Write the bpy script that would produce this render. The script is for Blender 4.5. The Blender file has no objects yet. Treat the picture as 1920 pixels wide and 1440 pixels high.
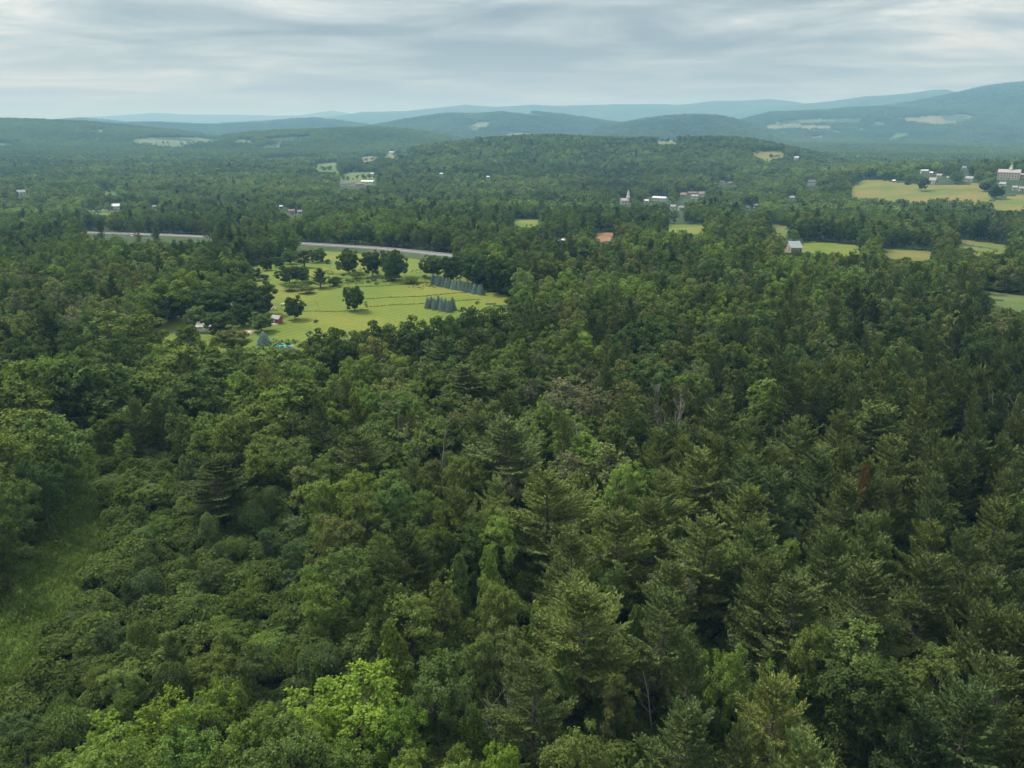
import bpy, math, random
import numpy as np
from mathutils import Vector

scene = bpy.context.scene
R_ = math.radians
rng = np.random.default_rng(7)
random.seed(7)

# ------------------------------------------------------------------ camera
F = 1478.0                      # focal length in pixels of the 1920 px wide frame
CAMH = 75.0
PITCH = R_(18.17)
cam_d = bpy.data.cameras.new('camera')
cam = bpy.data.objects.new('camera', cam_d)
scene.collection.objects.link(cam)
cam_d.sensor_fit = 'HORIZONTAL'
cam_d.sensor_width = 36.0
cam_d.lens = 36.0 * F / 1920.0
cam_d.clip_start = 1.0
cam_d.clip_end = 120000.0
cam.location = (0, 0, CAMH)
cam.rotation_euler = (math.pi/2 - PITCH, 0, 0)
scene.camera = cam

# ------------------------------------------------------------------ sky and sun
SUN_EL, SUN_AZ = R_(56), R_(-52)          # azimuth measured from +Y towards +X
sun_dir = Vector((math.sin(SUN_AZ)*math.cos(SUN_EL), math.cos(SUN_AZ)*math.cos(SUN_EL), math.sin(SUN_EL)))
world = bpy.data.worlds.new('World')
scene.world = world
world.use_nodes = True
wt = world.node_tree
wt.nodes.clear()
def wn(kind, **kw):
    n = wt.nodes.new(kind)
    for k, v in kw.items():
        if k == 'ins':
            for i, x in v.items(): n.inputs[i].default_value = x
        else: setattr(n, k, v)
    return n
def mathn(t, op, a, b=None, c=None, clamp=False):
    n = t.nodes.new('ShaderNodeMath'); n.operation = op; n.use_clamp = clamp
    for i, x in enumerate((a, b, c)):
        if x is None: continue
        if isinstance(x, (int, float)): n.inputs[i].default_value = x
        else: t.links.new(x, n.inputs[i])
    return n.outputs[0]
def mixc(t, f, a, b, blend='MIX'):
    n = t.nodes.new('ShaderNodeMix'); n.data_type = 'RGBA'; n.blend_type = blend
    for i, x in ((0, f), (6, a), (7, b)):
        if isinstance(x, (int, float)): n.inputs[i].default_value = x
        elif isinstance(x, (tuple, list)): n.inputs[i].default_value = (*x[:3], 1)
        else: t.links.new(x, n.inputs[i])
    return n.outputs[2]
def ramp(t, fac, stops):
    n = t.nodes.new('ShaderNodeValToRGB')
    e = n.color_ramp.elements
    while len(e) < len(stops): e.new(0.5)
    for k, (p, c) in enumerate(stops):
        e[k].position = p
        e[k].color = (*c[:3], 1) if isinstance(c, (tuple, list)) else (c, c, c, 1)
    t.links.new(fac, n.inputs[0])
    return n.outputs[0]
def noise(t, vec, scale, detail=4, rough=0.5, dist=0.0, out=0):
    n = t.nodes.new('ShaderNodeTexNoise')
    n.inputs['Scale'].default_value = scale; n.inputs['Detail'].default_value = detail
    n.inputs['Roughness'].default_value = rough; n.inputs['Distortion'].default_value = dist
    if vec is not None: t.links.new(vec, n.inputs['Vector'])
    return n.outputs[out]
def comb(t, x, y, z):
    n = t.nodes.new('ShaderNodeCombineXYZ')
    for i, v in enumerate((x, y, z)):
        if isinstance(v, (int, float)): n.inputs[i].default_value = v
        else: t.links.new(v, n.inputs[i])
    return n.outputs[0]
sky = wn('ShaderNodeTexSky', sky_type='NISHITA', sun_disc=False, sun_elevation=SUN_EL, sun_rotation=SUN_AZ, altitude=200)
tc = wn('ShaderNodeTexCoord')
sp = wn('ShaderNodeSeparateXYZ'); wt.links.new(tc.outputs['Generated'], sp.inputs[0])
zz = mathn(wt, 'ADD', mathn(wt, 'MAXIMUM', sp.outputs[2], 0.0), 0.07)
px_ = mathn(wt, 'DIVIDE', sp.outputs[0], zz); py_ = mathn(wt, 'DIVIDE', sp.outputs[1], zz)
cl = comb(wt, mathn(wt, 'MULTIPLY', px_, 0.75), mathn(wt, 'MULTIPLY', py_, 0.95), 0.0)
n1 = noise(wt, cl, 0.85, 9, 0.60, 0.45)
cl2 = comb(wt, mathn(wt, 'ADD', mathn(wt, 'MULTIPLY', px_, 0.16), 3.1), mathn(wt, 'MULTIPLY', py_, 0.22), 0.4)
n2 = noise(wt, cl2, 0.9, 3, 0.5, 0.2)
nn = mathn(wt, 'ADD', mathn(wt, 'MULTIPLY', n1, 0.6), mathn(wt, 'MULTIPLY', n2, 0.4))
cloud = ramp(wt, nn, [(0.40, (0.158, 0.187, 0.205)), (0.47, (0.240, 0.272, 0.282)), (0.53, (0.33, 0.365, 0.365)), (0.595, (0.52, 0.525, 0.485))])
hz0 = ramp(wt, sp.outputs[2], [(0.0, 1.0), (0.10, 0.0)])
cloud = mixc(wt, mathn(wt, 'MULTIPLY', hz0, 0.75), cloud, (0.315, 0.350, 0.365))
# the sun behind the cloud brightens it
dt = wn('ShaderNodeVectorMath', operation='DOT_PRODUCT'); wt.links.new(tc.outputs['Generated'], dt.inputs[0])
dt.inputs[1].default_value = sun_dir
gl = mathn(wt, 'POWER', mathn(wt, 'MAXIMUM', dt.outputs['Value'], 0.0), 5.0)
glc = mixc(wt, 1.0, cloud, comb(wt, mathn(wt, 'MULTIPLY_ADD', gl, 0.75, 1.0), mathn(wt, 'MULTIPLY_ADD', gl, 0.70, 1.0), mathn(wt, 'MULTIPLY_ADD', gl, 0.62, 1.0)), 'MULTIPLY')
skyc = mixc(wt, 1.0, sky.outputs[0], (0.09, 0.09, 0.09), 'MULTIPLY')
grad = mathn(wt, 'MULTIPLY_ADD', mathn(wt, 'MAXIMUM', sp.outputs[2], 0.0), 1.5, 0.86)     # an overcast sky is brighter overhead
glc = mixc(wt, 1.0, glc, comb(wt, grad, grad, grad), 'MULTIPLY')
tot = mixc(wt, 0.88, skyc, glc)
bg = wn('ShaderNodeBackground'); wt.links.new(tot, bg.inputs[0]); bg.inputs[1].default_value = 0.57
wo = wn('ShaderNodeOutputWorld'); wt.links.new(bg.outputs[0], wo.inputs[0])

sd = bpy.data.lights.new('sun', 'SUN'); sd.energy = 1.5; sd.angle = R_(10); sd.color = (1.0, 0.95, 0.85)
so = bpy.data.objects.new('sun', sd); scene.collection.objects.link(so)
so.rotation_euler = (-sun_dir).to_track_quat('-Z', 'Y').to_euler()

scene.view_settings.view_transform = 'Standard'
scene.view_settings.look = 'None'
scene.view_settings.exposure = 1.55
scene.view_settings.gamma = 1.0
scene.view_settings.use_curve_mapping = False
cy = scene.cycles
cy.max_bounces = 6; cy.diffuse_bounces = 3; cy.glossy_bounces = 1; cy.transmission_bounces = 4
cy.volume_bounces = 0; cy.transparent_max_bounces = 4
cy.use_denoising = True; cy.denoiser = 'OPENIMAGEDENOISE'; cy.denoising_input_passes = 'RGB_ALBEDO_NORMAL'; cy.denoising_prefilter = 'ACCURATE'

# ------------------------------------------------------------------ pixel <-> world
FWD = np.array([0, math.cos(PITCH), -math.sin(PITCH)])
UP = np.array([0, math.sin(PITCH), math.cos(PITCH)])
def ray(px, py):
    d = FWD + np.array([1.0, 0, 0])*(px-960)/F + UP*(720-py)/F
    return d/np.linalg.norm(d)
def project(x, y, z):
    x = np.asarray(x, float); y = np.asarray(y, float); z = np.asarray(z, float) - CAMH
    dep = y*FWD[1] + z*FWD[2]
    dep = np.where(dep < 0.5, np.nan, dep)
    return 960 + F*x/dep, 720 - F*(y*UP[1] + z*UP[2])/dep, dep
def azel(px, py):
    d = ray(px, py); return math.atan2(d[0], d[1]), math.atan2(d[2], math.hypot(d[0], d[1]))

# ------------------------------------------------------------------ noise on the ground plane
def vnoise(x, y, seed=0):
    xi = np.floor(x).astype(np.int64); yi = np.floor(y).astype(np.int64)
    xf = x - xi; yf = y - yi
    u = xf*xf*(3-2*xf); v = yf*yf*(3-2*yf)
    def h(a, b):
        n = (a*374761393 + b*668265263 + seed*974711) & 0xffffffff
        n = ((n ^ (n >> 13))*1274126177) & 0xffffffff
        return ((n ^ (n >> 16)) & 0xffff)/65535.0
    return (h(xi, yi)*(1-u)+h(xi+1, yi)*u)*(1-v) + (h(xi, yi+1)*(1-u)+h(xi+1, yi+1)*u)*v
def fbm(x, y, o=4, seed=0):
    s = 0; a = 0.5
    for k in range(o):
        s = s + a*(vnoise(x*2**k, y*2**k, seed+k)-0.5)*2; a *= 0.5
    return s

# ------------------------------------------------------------------ terrain
RIDGES = [   # crest outline, distance, half width in front, half width behind
 ([(-500,224),(0,221),(60,226),(170,219),(250,215),(290,211),(340,214),(430,215),(510,216),(560,216),(600,210),(625,207),(655,213),(700,222),(800,232)], 19000, 3000, 3000),
 ([(300,236),(430,231),(540,229),(640,217),(680,210),(760,209),(820,203),(870,197),(930,201),(1000,198),(1050,199),(1150,194),(1200,196),(1270,197),(1340,189),(1400,189),(1440,187),(1490,191),(1560,205),(1700,225)], 12500, 2500, 2500),
 ([(1380,222),(1440,204),(1500,196),(1560,190),(1620,181),(1700,176),(1750,169),(1775,167),(1800,173),(1900,190),(2100,200)], 10500, 1600, 2000),
 ([(1480,240),(1560,222),(1640,204),(1700,196),(1750,187),(1800,176),(1860,162),(1920,156),(2060,148),(2300,160),(2800,190)], 8200, 1900, 2500),
 ([(1330,245),(1400,224),(1450,211),(1540,209),(1600,207),(1660,205),(1760,210),(1900,214),(2100,215)], 6700, 1200, 900),
 ([(60,238),(100,227),(150,222),(200,227),(250,233),(320,240)], 9500, 900, 900),
 ([(-800,210),(-300,222),(0,227),(80,229),(160,232),(230,238),(330,248),(420,262)], 4600, 1100, 900),
 ([(180,245),(230,233),(300,231),(340,233),(400,237),(470,233),(560,226),(590,224),(640,229),(700,238),(780,250)], 7400, 900, 800),
 ([(600,262),(700,238),(750,228),(800,220),(840,215),(900,217),(950,214),(1000,214),(1060,220),(1120,228),(1180,236),(1260,254)], 6300, 1100, 1000),
 ([(1080,262),(1130,243),(1180,233),(1230,224),(1290,219),(1340,221),(1380,229),(1420,241),(1480,262)], 5100, 700, 700),
 ([(330,272),(400,262),(480,253),(560,249),(640,245),(700,243),(760,247),(830,258),(900,272)], 3700, 550, 600),
 ([(640,316),(700,303),(760,290),(830,277),(900,268),(980,262),(1050,262),(1120,266),(1200,267),(1300,266),(1400,268),(1460,280),(1540,300),(1620,315)], 2250, 560, 500),
 ([(1420,350),(1520,338),(1600,332),(1700,326),(1800,322),(1920,320),(2200,316),(2600,310)], 1500, 340, 500),
]
_rd = []
for pts, Rr, wf, wb in RIDGES:
    ae = [azel(*p) for p in pts]
    _rd.append((np.array([a for a, e in ae]), np.array([CAMH + Rr*math.tan(e) for a, e in ae]), Rr, wf, wb))
_br = np.array([0, 430, 650, 1000, 1500, 2500, 5000, 60000.]); _bz = np.array([0, 0, -8, -25, -27, -24, -25, -25.])
def ground(x, y):
    x = np.asarray(x, float); y = np.asarray(y, float)
    r = np.hypot(x, y); az = np.arctan2(x, y)
    base = np.interp(r, _br, _bz)
    acc = np.zeros_like(base)
    for a, h, Rr, wf, wb in _rd:
        hh = np.interp(az, a, h)
        edge = np.clip((az-a[0]+0.06)/0.06, 0, 1)*np.clip((a[-1]+0.06-az)/0.06, 0, 1)
        d = (r-Rr)/np.where(r < Rr, wf, wb)
        g = np.exp(-d*d*1.2)*edge
        acc = acc + (np.maximum(hh-base, 0)*g)**5
    z = base + acc**0.2
    z = z + fbm(x/60, y/60, 3, 3)*np.clip(r/300, 0.25, 1.0)*1.2
    far = np.clip((r-1200)/4000, 0, 1)
    z = z + fbm(x/700, y/700, 4, 11)*far*np.minimum(r*0.0022, 26)
    return z
def gz(x, y): return float(ground(np.array([x]), np.array([y]))[0])
def hit(px, py, lift=0.0):
    """where the ray of a photo pixel meets the ground (raised by lift)"""
    d = ray(px, py)
    t = 20.0*1.006**np.arange(1250)
    x = d[0]*t; y = d[1]*t; z = CAMH + d[2]*t
    b = np.nonzero(z < ground(x, y)+lift)[0]
    if len(b) == 0: return None
    i = b[0]; lo, hi = t[max(i-1, 0)], t[i]
    for _ in range(18):
        m = (lo+hi)/2
        if CAMH + d[2]*m < gz(d[0]*m, d[1]*m)+lift: hi = m
        else: lo = m
    return np.array([d[0]*hi, d[1]*hi, CAMH + d[2]*hi - lift])

def inpoly(px, py, poly):
    px = np.asarray(px); py = np.asarray(py); ins = np.zeros(px.shape, bool)
    n = len(poly)
    for i in range(n):
        x1, y1 = poly[i]; x2, y2 = poly[(i+1) % n]
        if y1 == y2: continue
        c = ((y1 > py) != (y2 > py)) & (px < (x2-x1)*(py-y1)/(y2-y1)+x1)
        ins ^= c
    return ins

# open ground seen in the photograph: outline, kind of ground
MAIN = [(465,500),(520,492),(560,478),(600,460),(680,463),(820,475),(838,500),(912,546),(966,556),(950,572),(900,566),(850,585),(760,604),(705,612),(625,618),(606,655),(570,652),(540,640),(500,636),(450,636),(400,626),(300,632),(290,618),(325,595),(380,592),(420,600),(500,600),(520,560),(490,530)]
TRACK = [(140,842),(176,855),(172,900),(195,950),(190,985),(205,1035),(150,1085),(105,1150),(80,1230),(30,1300),(-60,1340),(-60,1190),(-10,1130),(40,1070),(75,1020),(96,960),(124,900)]
TOWN = [(1597,350),(1620,338),(1650,337),(1690,343),(1730,347),(1840,344),(1842,357),(1855,359),(1852,370),(1885,371),(1925,363),(1990,365),(1990,382),(1925,384),(1903,388),(1885,393),(1870,387),(1867,376),(1808,371),(1776,368),(1740,371),(1730,376),(1687,371),(1620,369),(1597,362)]
FIELDS = [
 ('meadow', MAIN, 'bright', 'broad mown green meadow with scattered trees in the left middle'),
 ('grass_track', TRACK, 'track', 'grassy track winding between tall trees and thicket at left'),
 ('hay_field', TOWN, 'gold', 'golden hay field below the white houses on the right'),
 ('pasture', [(243,263),(283,257),(427,258),(400,268),(333,270),(247,271)], 'pale', 'long pale green pasture on the far left hillside'),
 ('pasture', [(433,267),(447,261),(477,265),(467,269)], 'pale', 'small pale pasture right of the long far left pasture'),
 ('pasture', [(493,260),(583,255),(567,263),(517,268)], 'pale', 'far pale pasture under the blue hill, left of centre'),
 ('pasture', [(473,277),(533,271),(533,277),(480,280)], 'green', 'thin green pasture below two paler ones, left of centre'),
 ('hay_field', [(277,276),(333,272),(362,275),(327,279)], 'tan', 'thin tan field under the long far left pasture'),
 ('pasture', [(-40,264),(0,267),(30,270),(23,275),(-40,275)], 'green', 'green pasture touching the far left edge'),
 ('pasture', [(167,244),(200,242),(197,248),(173,248)], 'pale', 'tiny pasture high on the far left hill'),
 ('pasture', [(590,308),(633,304),(633,320),(600,320)], 'green', 'small green pasture left above the school buildings'),
 ('pasture', [(640,327),(660,322),(706,323),(704,336),(640,338)], 'green', 'green pasture right behind the school buildings'),
 ('hay_field', [(677,295),(709,291),(699,300),(683,303)], 'tan', 'tan field left of the far farm with silo'),
 ('hay_field', [(720,287),(745,286),(743,293),(722,294)], 'tan', 'tan field beside the far farm buildings'),
 ('hay_field', [(870,240),(893,230),(922,228),(917,237),(890,243)], 'tan', 'tan clearing high on the central blue hill'),
 ('hay_field', [(942,258),(955,247),(1005,251),(1003,256),(960,259)], 'tan', 'tan clearing at the foot of the central blue hill'),
 ('pasture', [(940,210),(990,211),(1030,216),(1000,217)], 'pale', 'pale clearing on the distant ridge behind the central hill'),
 ('hay_field', [(1227,267),(1247,263),(1268,263),(1267,268)], 'tan', 'small tan clearing on the crest of the green hill'),
 ('hay_field', [(1427,238),(1453,232),(1560,236),(1557,242),(1480,240),(1440,243)], 'tan', 'wide tan field in the far right valley'),
 ('pasture', [(1440,230),(1513,224),(1623,222),(1610,229),(1520,231)], 'pale', 'pale pasture above the wide tan far field'),
 ('pasture', [(1410,285),(1467,283),(1470,293),(1447,297),(1420,293)], 'gold', 'yellow green field at the right end of the green hill'),
 ('pasture', [(1513,257),(1547,255),(1547,260),(1520,261)], 'green', 'small green field in the far right valley'),
 ('pasture', [(1660,262),(1680,250),(1710,248),(1700,256),(1673,264)], 'pale', 'slanting pale field in the far right woods'),
 ('pasture', [(1630,230),(1660,228),(1657,234)], 'pale', 'small pale field left of the farmland patchwork'),
 ('pasture', [(1683,221),(1747,218),(1800,215),(1830,218),(1813,228),(1763,235),(1707,229)], 'tan', 'pale farmland patchwork at the foot of the right mountain'),
 ('pasture', [(1240,421),(1316,420),(1323,429),(1268,430)], 'bright', 'bright green pasture strip right of the church'),
 ('bare_soil', [(1118,436),(1150,436),(1146,444),(1120,445)], 'soil', 'patch of orange bare soil in the mid wood'),
 ('pasture', [(1445,421),(1479,424),(1466,435)], 'gold', 'small yellow field in the woods right of centre'),
 ('pasture', [(1488,457),(1520,453),(1600,459),(1618,466),(1570,468),(1500,467)], 'bright', 'bright green field beside the grey roofed barn'),
 ('hay_field', [(1656,466),(1743,470),(1742,483),(1709,484),(1670,477)], 'gold', 'golden field right of the bright green field'),
 ('hay_field', [(1781,447),(1884,459),(1884,469),(1814,458)], 'gold', 'narrow golden field near the right edge'),
 ('pasture', [(1838,546),(1920,552),(1980,556),(1980,580),(1920,573),(1896,566),(1853,559)], 'pale', 'pale green field cut by the right edge'),
 ('pasture', [(962,411),(1010,412),(1008,419),(973,419)], 'bright', 'small bright green clearing at the centre'),
 ('pasture', [(160,389),(212,392),(205,398),(170,397)], 'green', 'small clearing by a farmhouse on the left'),
 ('pasture', [(190,358),(213,353),(219,364)], 'green', 'tiny green clearing in the left woods'),
]
polydat = []
for nm, poly, kind, lab in FIELDS:
    hs = [hit(*p) for p in poly]; hs = [h for h in hs if h is not None]
    rr = [math.hypot(h[0], h[1]) for h in hs]
    polydat.append((min(rr), max(rr)))
def field_of(x, y, z=None):
    """index of the field that a ground point belongs to, -1 for wood"""
    if z is None: z = ground(x, y)
    px, py, dep = project(x, y, z)
    px = np.nan_to_num(px, nan=-9999); py = np.nan_to_num(py, nan=-9999)
    r = np.hypot(x, y); px0 = px
    idx = np.full(px.shape, -1, int)
    wob = fbm(x/(8+r*0.012), y/(8+r*0.012), 3, 5)*(2.0+np.clip(r/900, 0, 4))
    for i, (nm, poly, kind, lab) in enumerate(FIELDS):
        lo, hi = polydat[i]
        rr = (r > lo*0.72) & (r < hi*1.12)
        ph_ = max(q[1] for q in poly)-min(q[1] for q in poly)
        treepx = 0 if kind in ('track', 'strip') else np.minimum(11*F/np.maximum(r, 1), 46 if ph_ > 60 else ph_*(.9 if lo < 2500 else .4))
        if kind == 'track': px = px0+wob*6-18; m = rr & (inpoly(px, py, poly) | inpoly(px+26, py, poly) | inpoly(px+14, py+8, poly)); idx[m & (idx < 0)] = i; px = px0; continue
        m = rr & (inpoly(px+wob, py+wob*0.3, poly) | (inpoly(px+wob, py-treepx*0.55, poly)) | inpoly(px+wob, py-treepx, poly))
        if lo > 3000: m &= fbm(x/170+i, y/170, 3, 77) < .10
        idx[m & (idx < 0)] = i
    return idx

# ------------------------------------------------------------------ materials
def new_mat(name):
    m = bpy.data.materials.new(name); m.use_nodes = True
    t = m.node_tree; t.nodes.clear()
    return m, t
def out(t, sh, disp=None):
    o = t.nodes.new('ShaderNodeOutputMaterial'); t.links.new(sh, o.inputs[0])
def diffuse(t, col, rough=0.8, bump=None, bstr=0.3, bdist=0.2):
    p = t.nodes.new('ShaderNodeBsdfPrincipled')
    p.inputs['Roughness'].default_value = rough
    p.inputs['Specular IOR Level'].default_value = 0.25
    if isinstance(col, (tuple, list)): p.inputs['Base Color'].default_value = (*col[:3], 1)
    else: t.links.new(col, p.inputs['Base Color'])
    if bump is not None:
        b = t.nodes.new('ShaderNodeBump'); b.inputs['Strength'].default_value = bstr; b.inputs['Distance'].default_value = bdist
        t.links.new(bump, b.inputs['Height']); t.links.new(b.outputs[0], p.inputs['Normal'])
    return p.outputs[0]
def pos(t): return t.nodes.new('ShaderNodeNewGeometry').outputs['Position']
def scaled(t, v, s):
    n = t.nodes.new('ShaderNodeMapping'); n.inputs['Scale'].default_value = s; t.links.new(v, n.inputs[0]); return n.outputs[0]
def grass_mat(name, c1, c2, c3, big=0.02, stripes=0.0, fine=0.8):
    m, t = new_mat(name); p = pos(t)
    a = noise(t, p, big, 5, 0.6); b = noise(t, p, fine, 4, 0.7)
    col = ramp(t, a, [(0.40, c1), (0.5, c2), (0.60, c3)])
    col = mixc(t, mathn(t, 'MULTIPLY', ramp(t, b, [(0.35, 0.0), (0.65, 1.0)]), 0.55), col, tuple(x*0.62 for x in c2))
    if stripes:
        w = t.nodes.new('ShaderNodeTexWave'); w.inputs['Scale'].default_value = 0.085; w.inputs['Distortion'].default_value = 1.2
        w.inputs['Detail'].default_value = 2; w.inputs['Detail Scale'].default_value = 0.6
        mp = t.nodes.new('ShaderNodeMapping'); mp.inputs['Rotation'].default_value = (0, 0, 0.62)
        t.links.new(p, mp.inputs[0]); t.links.new(mp.outputs[0], w.inputs[0])
        col = mixc(t, mathn(t, 'MULTIPLY', w.outputs[1], stripes), col, tuple(x*1.25 for x in c3))
    out(t, diffuse(t, col, 0.95, b, 0.5, 0.3)); return m
GM = {
 'bright': grass_mat('mown_grass', (0.075,0.130,0.014), (0.118,0.162,0.018), (0.168,0.176,0.027), 0.018, 0.24),
 'track': grass_mat('track_grass', (0.060,0.115,0.020), (0.085,0.145,0.026), (0.105,0.150,0.032), 0.08, 0, 1.4),
 'gold': grass_mat('hay_grass', (0.094,0.142,0.027), (0.150,0.154,0.034), (0.190,0.158,0.044), 0.012, 0, 0.4),
 'pale': grass_mat('pasture_grass', (0.065,0.115,0.030), (0.095,0.135,0.040), (0.125,0.150,0.055), 0.006, 0, 0.1),
 'green': grass_mat('green_grass', (0.065,0.122,0.029), (0.094,0.144,0.036), (0.122,0.158,0.050), 0.01, 0, 0.1),
 'tan': grass_mat('dry_grass', (0.110,0.125,0.045), (0.150,0.150,0.060), (0.175,0.162,0.075), 0.01, 0, 0.1),
 'soil': grass_mat('orange_soil', (0.20,0.12,0.06), (0.30,0.15,0.08), (0.26,0.17,0.08), 0.06, 0, 0.3),
 'strip': grass_mat('strip_grass', (0.040,0.072,0.024), (0.060,0.092,0.032), (0.072,0.104,0.040), 0.02, 0, 0.2),
}
m, t = new_mat('forest_floor'); p = pos(t); a = noise(t, p, 0.15, 5, 0.6); b = noise(t, p, 1.3, 3, 0.6)
out(t, diffuse(t, ramp(t, a, [(0.35, (0.022,0.040,0.013)), (0.6, (0.036,0.064,0.018)), (0.78, (0.052,0.066,0.026))]), 0.95, b, 0.8, 0.4)); M_FLOOR = m
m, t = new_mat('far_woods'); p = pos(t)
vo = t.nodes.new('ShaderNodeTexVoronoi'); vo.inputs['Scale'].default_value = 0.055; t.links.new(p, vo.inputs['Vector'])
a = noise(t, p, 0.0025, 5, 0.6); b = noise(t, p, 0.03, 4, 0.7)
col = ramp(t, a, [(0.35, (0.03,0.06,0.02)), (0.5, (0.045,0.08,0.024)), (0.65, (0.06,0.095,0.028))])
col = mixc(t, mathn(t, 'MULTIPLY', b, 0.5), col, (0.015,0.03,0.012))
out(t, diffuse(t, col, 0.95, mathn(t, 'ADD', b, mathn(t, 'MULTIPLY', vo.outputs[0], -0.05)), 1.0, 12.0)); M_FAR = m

def leaf_mat(name, trans=0.28, var=0.35):
    """leaf colour comes from each tree's own 'tint'"""
    m, t = new_mat(name)
    at = t.nodes.new('ShaderNodeAttribute'); at.attribute_type = 'INSTANCER'; at.attribute_name = 'tint'
    g = t.nodes.new('ShaderNodeNewGeometry')
    oi = t.nodes.new('ShaderNodeObjectInfo')
    v = mathn(t, 'MULTIPLY_ADD', g.outputs['Random Per Island'], var*2, 1-var)
    v2 = mathn(t, 'MULTIPLY_ADD', oi.outputs['Random'], 0.3, 0.85)
    vv = mathn(t, 'MULTIPLY', v, v2)
    col = mixc(t, 1.0, at.outputs['Color'], comb(t, vv, vv, vv), 'MULTIPLY')
    d = t.nodes.new('ShaderNodeBsdfDiffuse'); t.links.new(col, d.inputs[0])
    tr = t.nodes.new('ShaderNodeBsdfTranslucent')
    tcol = mixc(t, 1.0, col, (1.25, 1.3, 0.6), 'MULTIPLY'); t.links.new(tcol, tr.inputs[0])
    mx = t.nodes.new('ShaderNodeMixShader'); mx.inputs[0].default_value = trans
    t.links.new(d.outputs[0], mx.inputs[1]); t.links.new(tr.outputs[0], mx.inputs[2])
    out(t, mx.outputs[0]); return m
M_LEAF = leaf_mat('broad_leaves', 0.32, 0.32)
M_NEEDLE = leaf_mat('needles', 0.15, 0.30)
def bark(name, c1, c2):
    m, t = new_mat(name); n = noise(t, scaled(t, pos(t), (1, 1, 0.25)), 3.0, 4, 0.6)
    out(t, diffuse(t, ramp(t, n, [(0.35, c1), (0.65, c2)]), 0.9, n, 0.6, 0.05)); return m
M_BARK = bark('grey_bark', (0.07,0.06,0.05), (0.16,0.14,0.12))
M_PBARK = bark('pine_bark', (0.06,0.05,0.04), (0.15,0.13,0.11))
M_DEAD = bark('weathered_wood', (0.22,0.20,0.18), (0.36,0.33,0.30))
def flat(name, c, rough=0.7, sc=0.6, var=0.18):
    m, t = new_mat(name); n = noise(t, pos(t), sc, 4, 0.6)
    out(t, diffuse(t, ramp(t, n, [(0.3, tuple(x*(1-var) for x in c)), (0.7, tuple(min(1, x*(1+var*0.5)) for x in c))]), rough)); return m

# ------------------------------------------------------------------ mesh helpers
COL = scene.collection
def mesh_np(name, V, Fq, mats, midx=None, smooth=False):
    me = bpy.data.meshes.new(name)
    V = np.asarray(V, np.float32); Fq = [np.asarray(f, np.int32) for f in (Fq if isinstance(Fq, list) else [Fq]) if len(f)]
    me.vertices.add(len(V)); me.vertices.foreach_set('co', V.ravel())
    loops = np.concatenate([f.ravel() for f in Fq])
    tot = np.concatenate([np.full(len(f), f.shape[1], np.int32) for f in Fq])
    start = np.concatenate([[0], np.cumsum(tot)[:-1]]).astype(np.int32)
    me.loops.add(len(loops)); me.loops.foreach_set('vertex_index', loops)
    me.polygons.add(len(tot)); me.polygons.foreach_set('loop_start', start); me.polygons.foreach_set('loop_total', tot)
    for m in (mats if isinstance(mats, (list, tuple)) else [mats]): me.materials.append(m)
    if midx is not None: me.polygons.foreach_set('material_index', np.asarray(midx, np.int32))
    if smooth: me.polygons.foreach_set('use_smooth', np.ones(len(tot), bool))
    me.update(calc_edges=True)
    return me
def link(name, data, parent=None, **props):
    o = bpy.data.objects.new(name, data); COL.objects.link(o)
    if parent is not None: o.parent = parent
    for k, v in props.items(): o[k] = v
    return o
def tubes(segs, sides=6):
    """segs: polylines [(points, radii)] -> V, quads"""
    Vs, Fs, n0 = [], [], 0
    ang = np.linspace(0, 2*np.pi, sides, endpoint=False)
    for P, rad in segs:
        P = np.asarray(P, float); k = len(P)
        T = np.gradient(P, axis=0); T /= np.linalg.norm(T, axis=1)[:, None]+1e-9
        ref = np.where(np.abs(T[:, 2:3]) > 0.9, np.array([[1., 0, 0]]), np.array([[0, 0, 1.]]))
        A = np.cross(T, ref); A /= np.linalg.norm(A, axis=1)[:, None]+1e-9
        B = np.cross(T, A)
        ring = P[:, None, :] + (A[:, None, :]*np.cos(ang)[None, :, None] + B[:, None, :]*np.sin(ang)[None, :, None])*np.asarray(rad)[:, None, None]
        Vs.append(ring.reshape(-1, 3))
        i = np.arange(k-1)[:, None]*sides; j = np.arange(sides)[None, :]; j2 = (j+1) % sides
        q = np.stack([i+j, i+j2, i+sides+j2, i+sides+j], -1).reshape(-1, 4)+n0
        Fs.append(q); n0 += k*sides
    return np.concatenate(Vs), np.concatenate(Fs)
def unit(v): return v/(np.linalg.norm(v, axis=-1, keepdims=True)+1e-9)
def leaves(C, U, N, a, b, fold=0.25):
    U = unit(U); S = unit(np.cross(N, U)); N2 = np.cross(U, S)
    a = np.asarray(a)[:, None] if np.ndim(a) else a; b = np.asarray(b)[:, None] if np.ndim(b) else b
    v = np.stack([C-U*a, C+S*b+N2*b*fold, C+U*a, C-S*b+N2*b*fold], 1).reshape(-1, 3)
    q = np.arange(len(C)*4).reshape(-1, 4)
    return v, q

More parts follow.
